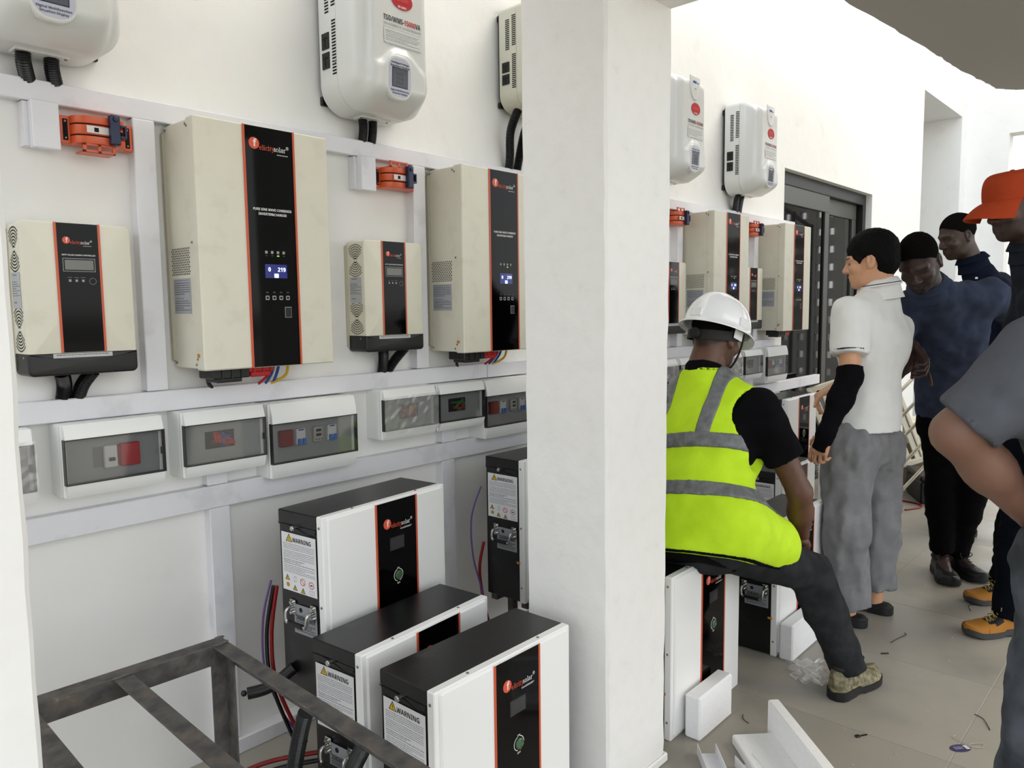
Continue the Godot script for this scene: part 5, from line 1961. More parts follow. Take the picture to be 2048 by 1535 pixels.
# head in its own axes: +z the face, +y the crown, about 0.235 high
func head_field(long_face := 0.0, closed := false) -> Field:
	var f := Field.new()
	f.ell(V(0, 0.032, -0.014), V(0.075, 0.086, 0.094), 0.01)
	f.ell(V(0, -0.03, 0.028), V(0.061, 0.086, 0.062), 0.03)
	f.ell(V(0, -0.082 - long_face, 0.042), V(0.043, 0.034, 0.04), 0.03)
	f.ell(V(0, -0.1 - long_face, 0.07), V(0.018, 0.014, 0.015), 0.02)
	for s in [-1.0, 1.0]:
		f.cap(V(s * 0.058, -0.03, 0.0), V(s * 0.043, -0.085, 0.03), 0.016, 0.014, 0.025)
		f.ell(V(s * 0.042, -0.03, 0.062), V(0.021, 0.016, 0.02), 0.02)
		f.cap(V(s * 0.012, 0.016, 0.084), V(s * 0.044, 0.016, 0.068), 0.011, 0.009, 0.014)
	f.cap(V(0, 0.008, 0.084), V(0, -0.03, 0.104), 0.0075, 0.0115, 0.012)
	f.ell(V(0, -0.036, 0.1), V(0.014, 0.011, 0.014), 0.008)
	for s in [-1.0, 1.0]:
		f.ell(V(s * 0.013, -0.038, 0.092), V(0.009, 0.008, 0.011), 0.006)
	f.cap(V(-0.021, -0.0635, 0.081), V(0.021, -0.0635, 0.081), 0.0065, 0.0065, 0.009)
	f.cap(V(0, -0.0625, 0.088), V(0, -0.0625, 0.088), 0.0075, 0.0075, 0.009)
	f.cap(V(-0.017, -0.0755, 0.083), V(0.017, -0.0755, 0.083), 0.0075, 0.0075, 0.008)
	for s in [-1.0, 1.0]:
		# ears: a shell with a hollow
		f.ell(V(s * 0.077, -0.008, -0.012), V(0.009, 0.031, 0.019), 0.006)
		f.ell(V(s * 0.079, -0.032, -0.004), V(0.008, 0.012, 0.01), 0.006)
		f.carves.append([V(s * 0.0875, 0.004, -0.008), V(s * 0.0865, -0.014, -0.006), 0.009, 0.007, 0.004])
		f.carves.append([V(s * 0.022, -0.0035, 0.1), V(s * 0.042, -0.0035, 0.09), 0.012, 0.0105, 0.014])
		f.carves.append([V(s * 0.0065, -0.0445, 0.1), V(s * 0.0075, -0.043, 0.094), 0.003, 0.003, 0.003])
	f.carves.append([V(-0.018, -0.0693, 0.0925), V(0.018, -0.0693, 0.0925), 0.0018, 0.0018, 0.003])
	# lids closing over the eyeballs
	for s in [-1.0, 1.0]:
		f.ell(V(s * 0.0315, -0.001, 0.0725), V(0.0145, 0.0135, 0.0135), 0.004)
		if closed:
			f.carves.append([V(s * 0.022, -0.0095, 0.0885), V(s * 0.041, -0.0095, 0.0855), 0.0014, 0.0012, 0.002])
		else:
			f.carves.append([V(s * 0.024, -0.006, 0.0885), V(s * 0.039, -0.006, 0.0865), 0.0034, 0.003, 0.002])
	f.cap(V(0, -0.05, -0.022), V(0, -0.13, -0.035), 0.056, 0.057, 0.03)
	return f

func hair_field(kind: int) -> Field:
	var f := Field.new()
	if kind == 0:
		# close-cropped
		f.ell(V(0, 0.033, -0.0155), V(0.0772, 0.0885, 0.0962), 0.01)
		f.planes.append([V(0, -0.8, 0.6), -0.004])
		for s in [-1.0, 1.0]:
			f.carves.append([V(s * 0.06, 0.03, 0.075), V(s * 0.075, -0.005, 0.045), 0.02, 0.016, 0.004])
		f.carves.append([V(-0.02, 0.045, 0.095), V(0.02, 0.045, 0.095), 0.024, 0.024, 0.01])
		folds(f, 0.0022, Vector3.ONE * 300.0, 4)
	else:
		# thick straight hair with a fringe line and a full nape
		f.ell(V(0, 0.04, -0.018), V(0.088, 0.094, 0.106), 0.02)
		f.ell(V(0, -0.025, -0.058), V(0.07, 0.062, 0.056), 0.04)
		f.cap(V(-0.074, 0.0, 0.03), V(-0.07, -0.02, 0.022), 0.012, 0.006, 0.02)
		f.cap(V(0.074, 0.0, 0.03), V(0.07, -0.02, 0.022), 0.012, 0.006, 0.02)
		f.planes.append([V(0, -0.62, 0.785), 0.048])
		for s in [-1.0, 1.0]:
			f.carves.append([V(s * 0.1, -0.02, 0.0), V(s * 0.07, -0.026, 0.0), 0.036, 0.034, 0.006])
		folds(f, 0.004, V(90, 26, 90), 6)
	return f

func skin_col(base: Color, beard := 0.0, brow := true) -> Callable:
	var c := lin(base)
	var dk := lin(base, 0.28)
	var lip := Color(c.r * 0.8, c.g * 0.62, c.b * 0.62)
	return func(p: Vector3) -> Color:
		var o := c
		if beard > 0.0:
			# stubble shading into the hairline
			var edge := p.dot(Vector3(0, -0.8, 0.6)) + 0.004
			o = o.lerp(dk, 0.9 * (1.0 - smoothstep(-0.002, 0.013, edge + 0.006 * smoothstep(0.05, 0.07, absf(p.x)))))
		if beard > 0.0 and p.z > -0.01 and p.y < -0.045:
			var low := smoothstep(-0.045, -0.075, p.y - absf(p.x) * 0.35)
			var around := 1.0 - smoothstep(0.006, 0.012, absf(p.y + 0.07)) * 1.0 if absf(p.x) < 0.022 and p.z > 0.07 else 0.0
			o = o.lerp(dk, beard * low * (1.0 - around * 0.8))
		if beard > 0.0 and absf(p.y + 0.053) < 0.006 and absf(p.x) < 0.028 and p.z > 0.07:
			o = o.lerp(dk, beard)
		if absf(p.x) < 0.022 and p.z > 0.075 and p.y < -0.057 and p.y > -0.083:
			o = o.lerp(lip, 0.7)
		if brow and p.z > 0.055 and absf(p.y - 0.02 + absf(p.x) * 0.06) < 0.0045 and absf(p.x) > 0.011 and absf(p.x) < 0.05:
			o = o.lerp(Color(0.01, 0.008, 0.008), 0.8)
		return o

func add_head(body: Dictionary, person: Node3D, xf: Transform3D, col: Callable, hair: int, hair_mat: Material, closed := false) -> void:
	head_field(0.0, closed).mesh(0.0042, body, xf, col)
	if hair >= 0:
		var h := fresh()
		hair_field(hair).mesh(0.0052, h, xf)
		put("hair", solid(h), hair_mat, person)
	if closed:
		return
	for s in [-1.0, 1.0]:
		var e := MB.new()
		e.ball(V(s * 0.0315, -0.005, 0.0725), V(0.0118, 0.0118, 0.0118), 14)
		var eye := put("eye", e.mesh(60), M.eye, person)
		eye.transform = xf
		var ir := MB.new()
		ir.ball(V(s * 0.0315, -0.0065, 0.0797), V(0.0058, 0.0058, 0.0052), 10)
		put("iris", ir.mesh(60), M.iris, eye)

# hand: five fingers of their own lengths. curl per finger (index..little), thumb last
func add_hand(body: Dictionary, wrist: Vector3, dir: Vector3, palm: Vector3, right: bool, curl: Array, col: Color, s := 1.0) -> void:
	var d := dir.normalized()
	var n := (palm - d * palm.dot(d)).normalized()
	var t := d.cross(n) * (1.0 if right else -1.0)
	var f := Field.new()
	f.cap(wrist - d * 0.03, wrist + d * 0.012, 0.027 * s, 0.025 * s, 0.02, n, 1.35)
	var across := [0.031, 0.0105, -0.0105, -0.03]
	var far := [0.087, 0.092, 0.088, 0.079]
	var len := [[0.042, 0.025, 0.021], [0.046, 0.029, 0.022], [0.043, 0.027, 0.021], [0.034, 0.02, 0.019]]
	var rad := [0.0092, 0.0095, 0.009, 0.008]
	for k in 4:
		var base: Vector3 = wrist + (d * far[k] + t * across[k]) * s
		f.cap(wrist + (d * 0.012 + t * across[k] * 0.55) * s, base, 0.0165 * s, 0.0115 * s, 0.014)
	for k in 4:
		var base: Vector3 = wrist + (d * far[k] + t * across[k]) * s
		var dd: Vector3 = (d + t * (across[k] * 1.6)).normalized()
		var ax: Vector3 = dd.cross(n).normalized()
		var p := base
		for j in 3:
			dd = dd.rotated(ax, -curl[k] * [0.9, 1.1, 0.8][j] if dd.rotated(ax, 0.1).dot(n) < dd.dot(n) else curl[k] * [0.9, 1.1, 0.8][j])
			var q: Vector3 = p + dd * len[k][j] * s
			f.cap(p, q, (rad[k] - 0.0006 * j) * s, (rad[k] - 0.0006 * (j + 1)) * s, 0.0035)
			p = q
	var tb := wrist + (d * 0.022 + t * 0.02 + n * 0.006) * s
	var td: Vector3 = (d * 0.62 + t * 0.62 + n * (0.25 + curl[4] * 0.5)).normalized()
	for j in 3:
		var q: Vector3 = tb + td * [0.042, 0.032, 0.026][j] * s
		f.cap(tb, q, [0.0145, 0.0108, 0.0098][j] * s, [0.0115, 0.0098, 0.0082][j] * s, 0.008)
		tb = q
		td = (td + d * 0.25 + n * curl[4] * 0.35 - t * curl[4] * 0.3).normalized()
	f.mesh(0.0036 * s, body, Transform3D.IDENTITY, col)

func torso(f: Field, P: Dictionary, off: float, hem := 0.0, hem_r := 0.0) -> void:
	var s: Vector3 = (P.shL - P.shR).normalized()
	var fw: Vector3 = P.f
	var up: Vector3 = (P.neck - P.pelvis).normalized()
	var mid: Vector3 = (P.shL + P.shR) * 0.5
	var wide: float = P.get("girth", 1.0)
	var nk: Vector3 = P.neck
	var belly: Vector3 = P.pelvis.lerp(P.chest, 0.35)
	f.cap(P.pelvis + up * 0.03, belly, 0.138 * wide + off, 0.134 * wide + off, 0.06, fw, 1.25)
	f.cap(belly, P.chest, 0.134 * wide + off, 0.142 * wide + off, 0.06, fw, 1.22)
	f.cap(P.chest + s * 0.06, P.chest - s * 0.06, 0.108 + off, 0.108 + off, 0.06)
	f.cap(mid.lerp(P.shL, 0.72) - up * 0.03, mid.lerp(P.shR, 0.72) - up * 0.03, 0.066 + off, 0.066 + off, 0.06)
	f.cap(nk - up * 0.02, mid.lerp(P.shL, 0.75), 0.05 + off * 0.8, 0.042 + off, 0.06)
	f.cap(nk - up * 0.02, mid.lerp(P.shR, 0.75), 0.05 + off * 0.8, 0.042 + off, 0.06)
	f.cap(nk - up * 0.03, P.chest, 0.055 + off * 0.6, 0.1 + off, 0.06)
	if hem > 0.0:
		var r := hem_r if hem_r > 0.0 else 0.15 * wide + off
		f.cap(belly, P.pelvis - up * hem, 0.14 * wide + off, r, 0.05, fw, 1.18, 1)

func limbs(f: Field, P: Dictionary, part: String, off: float, t0 := 0.0, t1 := 1.0, r0 := 0.05, r1 := 0.04, ends := 0, k := 0.03) -> void:
	# part: two joints, as "shL>elL"
	var j := part.split(">")
	var a: Vector3 = P[j[0]]
	var b: Vector3 = P[j[1]]
	f.cap(a.lerp(b, t0), a.lerp(b, t1), r0 + off, r1 + off, k, Vector3.ZERO, 1.0, ends)

func skin_body(P: Dictionary, cell: float, out: Dictionary, col: Color, hands_only := false) -> void:
	var f := Field.new()
	if not hands_only:
		torso(f, P, -0.014)
		f.cap(P.hipL, P.hipR, 0.09, 0.09, 0.05)
	var up: Vector3 = (P.neck - P.pelvis).normalized()
	f.cap(P.neck - up * 0.05, P.head - (P.head - P.neck) * 0.35, 0.06, 0.055, 0.04)
	for s in ["L", "R"]:
		limbs(f, P, "sh%s>el%s" % [s, s], 0.0, 0.0, 1.0, 0.054, 0.041, 0, 0.03)
		var e: Vector3 = P["el" + s]
		var w: Vector3 = P["wr" + s]
		f.cap(e, e.lerp(w, 0.4), 0.041, 0.043, 0.02)
		f.cap(e.lerp(w, 0.35), w, 0.043, 0.026, 0.02)
		if not hands_only:
			limbs(f, P, "hip%s>kn%s" % [s, s], 0.0, 0.0, 1.0, 0.078, 0.054, 0, 0.04)
			var kn: Vector3 = P["kn" + s]
			var an: Vector3 = P["an" + s]
			f.cap(kn, kn.lerp(an, 0.35), 0.053, 0.055, 0.02)
			f.cap(kn.lerp(an, 0.3), an, 0.055, 0.036, 0.02)
			f.cap(an - V(0, 0.05, 0), (P["toe" + s] as Vector3).lerp(an - V(0, 0.06, 0), 0.35), 0.034, 0.02, 0.02)
	f.mesh(cell, out, Transform3D.IDENTITY, col)

func garment(f: Field, cell: float, called: String, m: Material, person: Node3D, label := "") -> MeshInstance3D:
	var o := fresh()
	f.mesh(cell, o)
	var n := put(called, solid(o), m, person)
	if label:
		n.set_meta("label", label)
	return n

func sleeves(f: Field, P: Dictionary, off: float, t: float, r0 := 0.062, r1 := 0.058) -> void:
	for s in ["L", "R"]:
		var a: Vector3 = P["sh" + s]
		var b: Vector3 = P["el" + s]
		f.cap(a, a.lerp(b, t), r0 + off, r1 + off, 0.035, Vector3.ZERO, 1.0, 1)

func trousers(P: Dictionary, cell: float, m: Material, person: Node3D, r := [0.098, 0.072, 0.068, 0.056], stop := 0.97, amp := 0.007, scale := Vector3(9, 22, 9)) -> void:
	var f := Field.new()
	var up: Vector3 = (P.neck - P.pelvis).normalized()
	f.cap(P.hipL + up * 0.02, P.hipR + up * 0.02, 0.112, 0.112, 0.05)
	f.cap(P.pelvis + up * 0.1, P.pelvis, 0.128, 0.13, 0.05, P.f, 1.2, 2)
	for s in ["L", "R"]:
		var h: Vector3 = P["hip" + s]
		var k: Vector3 = P["kn" + s]
		var a: Vector3 = P["an" + s]
		f.cap(h, k, r[0], r[1], 0.045)
		f.cap(k, k.lerp(a, stop * 1.12), r[1], r[3], 0.02, Vector3.ZERO, 1.0, 1)
		f.cap(k.lerp(a, 0.15), k.lerp(a, 0.4), r[2], r[2], 0.03)
	folds(f, amp, scale, 12)
	garment(f, cell, "trousers", m, person)

func collar(P: Dictionary, r: float, h: float, m: Material, person: Node3D, flare := 0.02, stripe: Material = null, fold := true) -> void:
	var ax: Vector3 = (P.head - P.neck).normalized().lerp((P.neck - P.pelvis).normalized(), 0.5).normalized()
	var hx := look(P.hf, P.head)
	var c: Vector3 = (hx * V(0, -0.122, -0.034)).lerp(P.neck + ax * 0.028, 0.45)
	c -= ax * 0.02
	ax = ax.lerp(hx.basis.y, 0.5).normalized()
	var b := MB.new()
	b.lathe(PackedVector2Array([Vector2(r + (0.022 if fold else -0.004), -0.05), Vector2(r + (0.014 if fold else 0.004), -0.02), Vector2(r + 0.008, h * 0.5), Vector2(r, h), Vector2(r - 0.006, h + 0.001), Vector2(r - 0.007, h - 0.004), Vector2(r - 0.004, -0.02)]), c, ax, 28, false)
	if fold:
		b.lathe(PackedVector2Array([Vector2(r + flare + 0.008, h - 0.034), Vector2(r + 0.004, h - 0.002), Vector2(r + 0.001, h), Vector2(r + 0.002, h - 0.006), Vector2(r + flare + 0.003, h - 0.035)]), c, ax, 28, false)
	var o := put("collar", b.mesh(50), m, person)
	if stripe:
		var s := MB.new()
		s.lathe(PackedVector2Array([Vector2(r + flare * 0.75 + 0.0085, h - 0.026), Vector2(r + flare * 0.65 + 0.0085, h - 0.0225)]), c, ax, 28, false)
		put("collar_stripe", s.mesh(), stripe, o)

# shoe built round its own axes: origin under the ankle, +z the toe
func shoe(person: Node3D, ankle: Vector3, toe: Vector3, style: int) -> void:
	var d := toe - ankle
	d.y = 0.0
	var xf := look(d, V(ankle.x, 0.0, ankle.z))
	var pitch := 0.0
	var root := Node3D.new()
	root.name = "shoe"
	person.add_child(root, true)
	root.transform = xf
	var up := MB.new()
	var so := MB.new()
	var stations := 22
	var rings := []
	var srings := []
	var high: float = [0.118, 0.098, 0.108, 0.05][style]
	for i in stations + 1:
		var u := float(i) / stations
		var z := lerpf(-0.078, 0.198, u)
		var w := 0.036 + 0.014 * smoothstep(0.3, 0.72, u)
		w *= sqrt(clampf(1.0 - pow(maxf(0.0, (u - 0.8) / 0.2), 2.3), 0.02, 1.0)) * sqrt(clampf(1.0 - pow(maxf(0.0, (0.14 - u) / 0.14), 2.2), 0.06, 1.0))
		var top := lerpf(high, 0.064, smoothstep(0.3, 0.62, u))
		top = lerpf(top, 0.046, smoothstep(0.66, 1.0, u))
		if u < 0.06:
			top -= (0.06 - u) * 0.3
		var lift := 0.012 * smoothstep(0.78, 1.0, u)
		var heel := 0.03 if u < 0.42 else 0.022
		var ring := PackedVector3Array()
		for j in 18:
			var a := PI * j / 17.0
			var cx := cos(a)
			var e := pow(absf(cx), 0.75) * signf(cx)
			ring.append(V(e * w * (1.0 - 0.12 * sin(a)), heel + lift + (top - heel) * pow(sin(a), 0.62), z))
		rings.append(ring)
		var sr := PackedVector3Array()
		var ww := w + 0.005
		for q in [[1.0, heel + 0.004], [-1.0, heel + 0.004], [-1.0, 0.003], [-0.92, 0.0], [0.92, 0.0], [1.0, 0.003]]:
			sr.append(V(q[0] * ww, q[1] + lift + (0.006 if q[1] < 0.004 and u > 0.36 and u < 0.46 else 0.0), z))
		srings.append(sr)
	up.loft(rings)
	so.loft(srings)
	var um: Material = [M.shoe_khaki, M.shoe_dark, M.shoe_dark, M.black_matte][style]
	put("upper", up.mesh(45), um, root)
	put("sole", so.mesh(30), M.sole_grey if style == 2 else M.sole, root)
	if style == 3:
		return
	# padded collar
	var co := MB.new()
	var pts := PackedVector3Array()
	for i in 21:
		var a := TAU * i / 20.0
		pts.append(V(sin(a) * 0.036, high - 0.006 - 0.012 * maxf(0.0, sin(a * 2.0) * 0.3) - 0.006 * cos(a), -0.012 + cos(a) * 0.056))
	co.tube(pts, 0.009, 8)
	put("padded_collar", co.mesh(60), M.shoe_dark, root)
	# toe cap, side overlays
	if style == 1 or style == 2:
		var cap_m: Material = M.shoe_black if style == 1 else M.shoe_yellow
		var tc := MB.new()
		var tr := []
		for i in range(15, stations + 1):
			var ring := PackedVector3Array()
			for p in rings[i]:
				var q: Vector3 = p
				var c := V(0, 0.03, q.z)
				ring.append(c + (q - c) * 1.035 + V(0, 0.0, 0.0015))
			tr.append(ring)
		tc.loft(tr)
		put("toe_cap", tc.mesh(45), cap_m, root)
		var sd := MB.new()
		var half := []
		for i in range(1, 17):
			var ring := PackedVector3Array()
			var lim := 6 if i > 5 else 8
			for j in lim:
				var q: Vector3 = rings[i][j]
				ring.append(V(q.x * 1.04 + 0.001, q.y, q.z))
			half.append(ring)
		for side in [1.0, -1.0]:
			for i in half.size() - 1:
				var m: int = mini(half[i].size(), half[i + 1].size())
				for j in m - 1:
					var p0: Vector3 = half[i][j] * V(side, 1, 1)
					var p1: Vector3 = half[i][j + 1] * V(side, 1, 1)
					var p2: Vector3 = half[i + 1][j + 1] * V(side, 1, 1)
					var p3: Vector3 = half[i + 1][j] * V(side, 1, 1)
					if j < 3 or (i % 6) < 3:
						sd.quad_out(p0, p1, p2, p3, V(0, 0.03, 0.06))
		put("side_overlay", sd.mesh(45), cap_m, root)
	var lc := MB.new()
	for i in 5:
		var u := i / 4.0
		var z := lerpf(0.045, 0.105, u)
		var y := lerpf(high - 0.004, 0.07, smoothstep(0.0, 1.0, u)) + 0.001
		var w := 0.019
		lc.tube(PackedVector3Array([V(-w, y - 0.007, z - 0.006), V(0, y + 0.003, z), V(w, y - 0.007, z + 0.006)]), 0.0022, 5)
		lc.tube(PackedVector3Array([V(w, y - 0.007, z - 0.006), V(0, y + 0.004, z), V(-w, y - 0.007, z + 0.006)]), 0.0022, 5)
	for s in [-1.0, 1.0]:
		lc.tube(curve([V(0, high + 0.0, 0.048), V(s * 0.02, high + 0.022, 0.052), V(s * 0.034, high + 0.014, 0.062), V(s * 0.022, high - 0.002, 0.056), V(0, high, 0.05)], 5), 0.0022, 5)
	put("laces", lc.mesh(), M.lace_yellow if style == 2 else M.lace, root)
	if style == 0:
		var pa := MB.new()
		pa.box(V(0.052, 0.022, -0.005), V(0.004, 0.008, 0.026), 0.001)
		put("sole_badge", pa.mesh(), M.yellow, root)
		var tp := MB.new()
		var ring2 := []
		for i in range(17, stations + 1):
			var ring := PackedVector3Array()
			for p in rings[i]:
				var c := V(0, 0.03, p.z)
				ring.append(c + ((p as Vector3) - c) * 1.03)
			ring2.append(ring)
		tp.loft(ring2)
		put("toe_cap", tp.mesh(45), M.shoe_khaki, root)

func person_root(label: String, at: Vector3) -> Node3D:
	# figure coordinates are in metres of the place, so the node stands on the floor below and its parts are shifted back
	var n := thing("person", label, "person", V(at.x, 0, at.z))
	n.set_meta("group", "people gathered at the equipment")
	return n

func settle(n: Node3D) -> void:
	for c in n.get_children():
		(c as Node3D).position -= n.position

func build_people() -> void:
	var vest := {"pelvis": V(2.322,0.621,0.992), "hipL": V(2.315,0.604,0.897), "hipR": V(2.318,0.630,1.091), "chest": V(2.471,0.913,0.965), "neck": V(2.538,1.152,0.915), "head": V(2.601,1.292,0.920), "shL": V(2.527,1.049,0.769), "shR": V(2.527,1.049,1.127), "elR": V(2.588,0.762,1.249), "wrR": V(2.742,0.539,1.197), "elL": V(2.600,0.767,0.710), "wrL": V(2.825,0.603,0.831), "knR": V(2.728,0.438,1.241), "anR": V(2.778,0.118,1.356), "knL": V(2.723,0.604,0.859), "anL": V(2.743,0.100,0.839), "toeR": V(2.975,0.035,1.394), "toeL": V(2.943,0.035,0.821), "f": V(0.996,0.000,-0.092), "hf": V(0.934,-0.330,0.135)}
	var polo := {"pelvis": V(3.570,0.802,1.144), "hipL": V(3.459,0.781,1.115), "hipR": V(3.672,0.757,1.173), "chest": V(3.629,1.224,1.148), "neck": V(3.689,1.474,1.149), "head": V(3.640,1.602,1.122), "shL": V(3.438,1.371,1.111), "shR": V(3.790,1.283,1.198), "elL": V(3.364,1.098,1.144), "wrL": V(3.257,0.864,1.089), "elR": V(3.850,1.069,1.144), "wrR": V(3.539,1.031,1.017), "knL": V(3.400,0.426,1.130), "knR": V(3.637,0.384,1.187), "anL": V(3.426,0.081,1.148), "anR": V(3.650,0.061,1.189), "toeL": V(3.396,0.030,0.948), "toeR": V(3.650,0.030,0.989), "f": V(0.100,0.000,-0.995), "hf": V(-0.201,-0.151,-0.968)}
	var navy := {"pelvis": V(4.480,0.803,1.308), "hipL": V(4.479,0.784,1.384), "hipR": V(4.426,0.778,1.252), "chest": V(4.234,1.252,1.302), "neck": V(4.008,1.469,1.291), "head": V(3.820,1.592,1.275), "shL": V(4.263,1.443,1.485), "shR": V(4.005,1.382,1.151), "elL": V(4.582,1.294,1.573), "wrL": V(4.370,1.083,1.595), "elR": V(3.987,1.077,1.145), "wrR": V(3.884,1.189,1.269), "knL": V(4.420,0.472,1.409), "knR": V(4.378,0.460,1.275), "anL": V(4.479,0.123,1.344), "anR": V(4.379,0.145,1.291), "toeR": V(4.205,0.035,1.382), "toeL": V(4.358,0.035,1.494), "f": V(-0.950,-0.000,0.311), "hf": V(-0.788,-0.614,0.045)}
	var rear := {"pelvis": V(5.335,0.728,1.213), "hipL": V(5.199,0.713,1.215), "hipR": V(5.433,0.685,1.208), "chest": V(5.346,1.306,1.292), "neck": V(5.315,1.598,1.216), "head": V(5.220,1.806,1.112), "shL": V(5.160,1.480,1.331), "shR": V(5.627,1.518,1.272), "elL": V(5.210,1.194,1.457), "wrL": V(5.094,0.940,1.366), "elR": V(5.743,1.173,1.374), "wrR": V(5.617,0.924,1.272), "knL": V(5.157,0.412,1.183), "knR": V(5.344,0.383,1.198), "anL": V(5.174,0.111,1.199), "anR": V(5.384,0.087,1.209), "toeL": V(4.995,0.035,1.225), "toeR": V(5.205,0.035,1.236), "f": V(-0.672,-0.000,-0.740), "hf": V(-0.701,-0.329,-0.632)}
	var cap := {"pelvis": V(3.807,0.856,1.755), "hipL": V(3.676,0.844,1.762), "hipR": V(3.920,0.818,1.735), "chest": V(3.730,1.234,1.766), "neck": V(3.642,1.586,1.737), "head": V(3.550,1.776,1.684), "shL": V(3.477,1.395,1.793), "shR": V(3.928,1.415,1.718), "elL": V(3.527,1.075,1.863), "wrL": V(3.469,0.878,1.902), "elR": V(3.992,1.030,1.783), "wrR": V(3.800,0.857,1.747), "knL": V(3.726,0.444,1.724), "knR": V(3.956,0.450,1.678), "anL": V(3.763,0.113,1.693), "anR": V(4.177,0.113,1.611), "toeL": V(3.634,0.040,1.581), "toeR": V(4.048,0.040,1.499), "f": V(-0.672,-0.000,-0.740), "hf": V(-0.692,-0.215,-0.689)}
	var grey := {"pelvis": V(1.843,0.926,2.199), "hipL": V(1.741,0.897,2.121), "hipR": V(1.930,0.881,2.271), "chest": V(1.780,1.178,2.168), "neck": V(1.757,1.369,2.146), "head": V(1.803,1.549,2.141), "shL": V(1.635,1.305,2.050), "shR": V(1.934,1.272,2.249), "elL": V(1.589,1.164,1.930), "wrL": V(1.774,0.971,2.042), "elR": V(2.056,1.053,2.340), "wrR": V(2.144,0.855,2.316), "knL": V(1.658,0.562,2.092), "knR": V(1.876,0.524,2.248), "anL": V(1.658,0.100,2.092), "toeL": V(1.806,0.035,1.958), "anR": V(1.876,0.100,2.248), "toeR": V(2.025,0.035,2.114), "f": V(0.742,0.000,-0.670), "hf": V(0.742,0.000,-0.670)}
	vest.knL = V(2.68, 0.60, 0.80); vest.anL = V(2.62, 0.10, 0.70); vest.toeL = V(2.80, 0.035, 0.66)
	man_vest(vest)
	man_polo(polo)
	man_navy(navy)
	man_rear(rear)
	man_cap(cap)
	man_grey(grey)

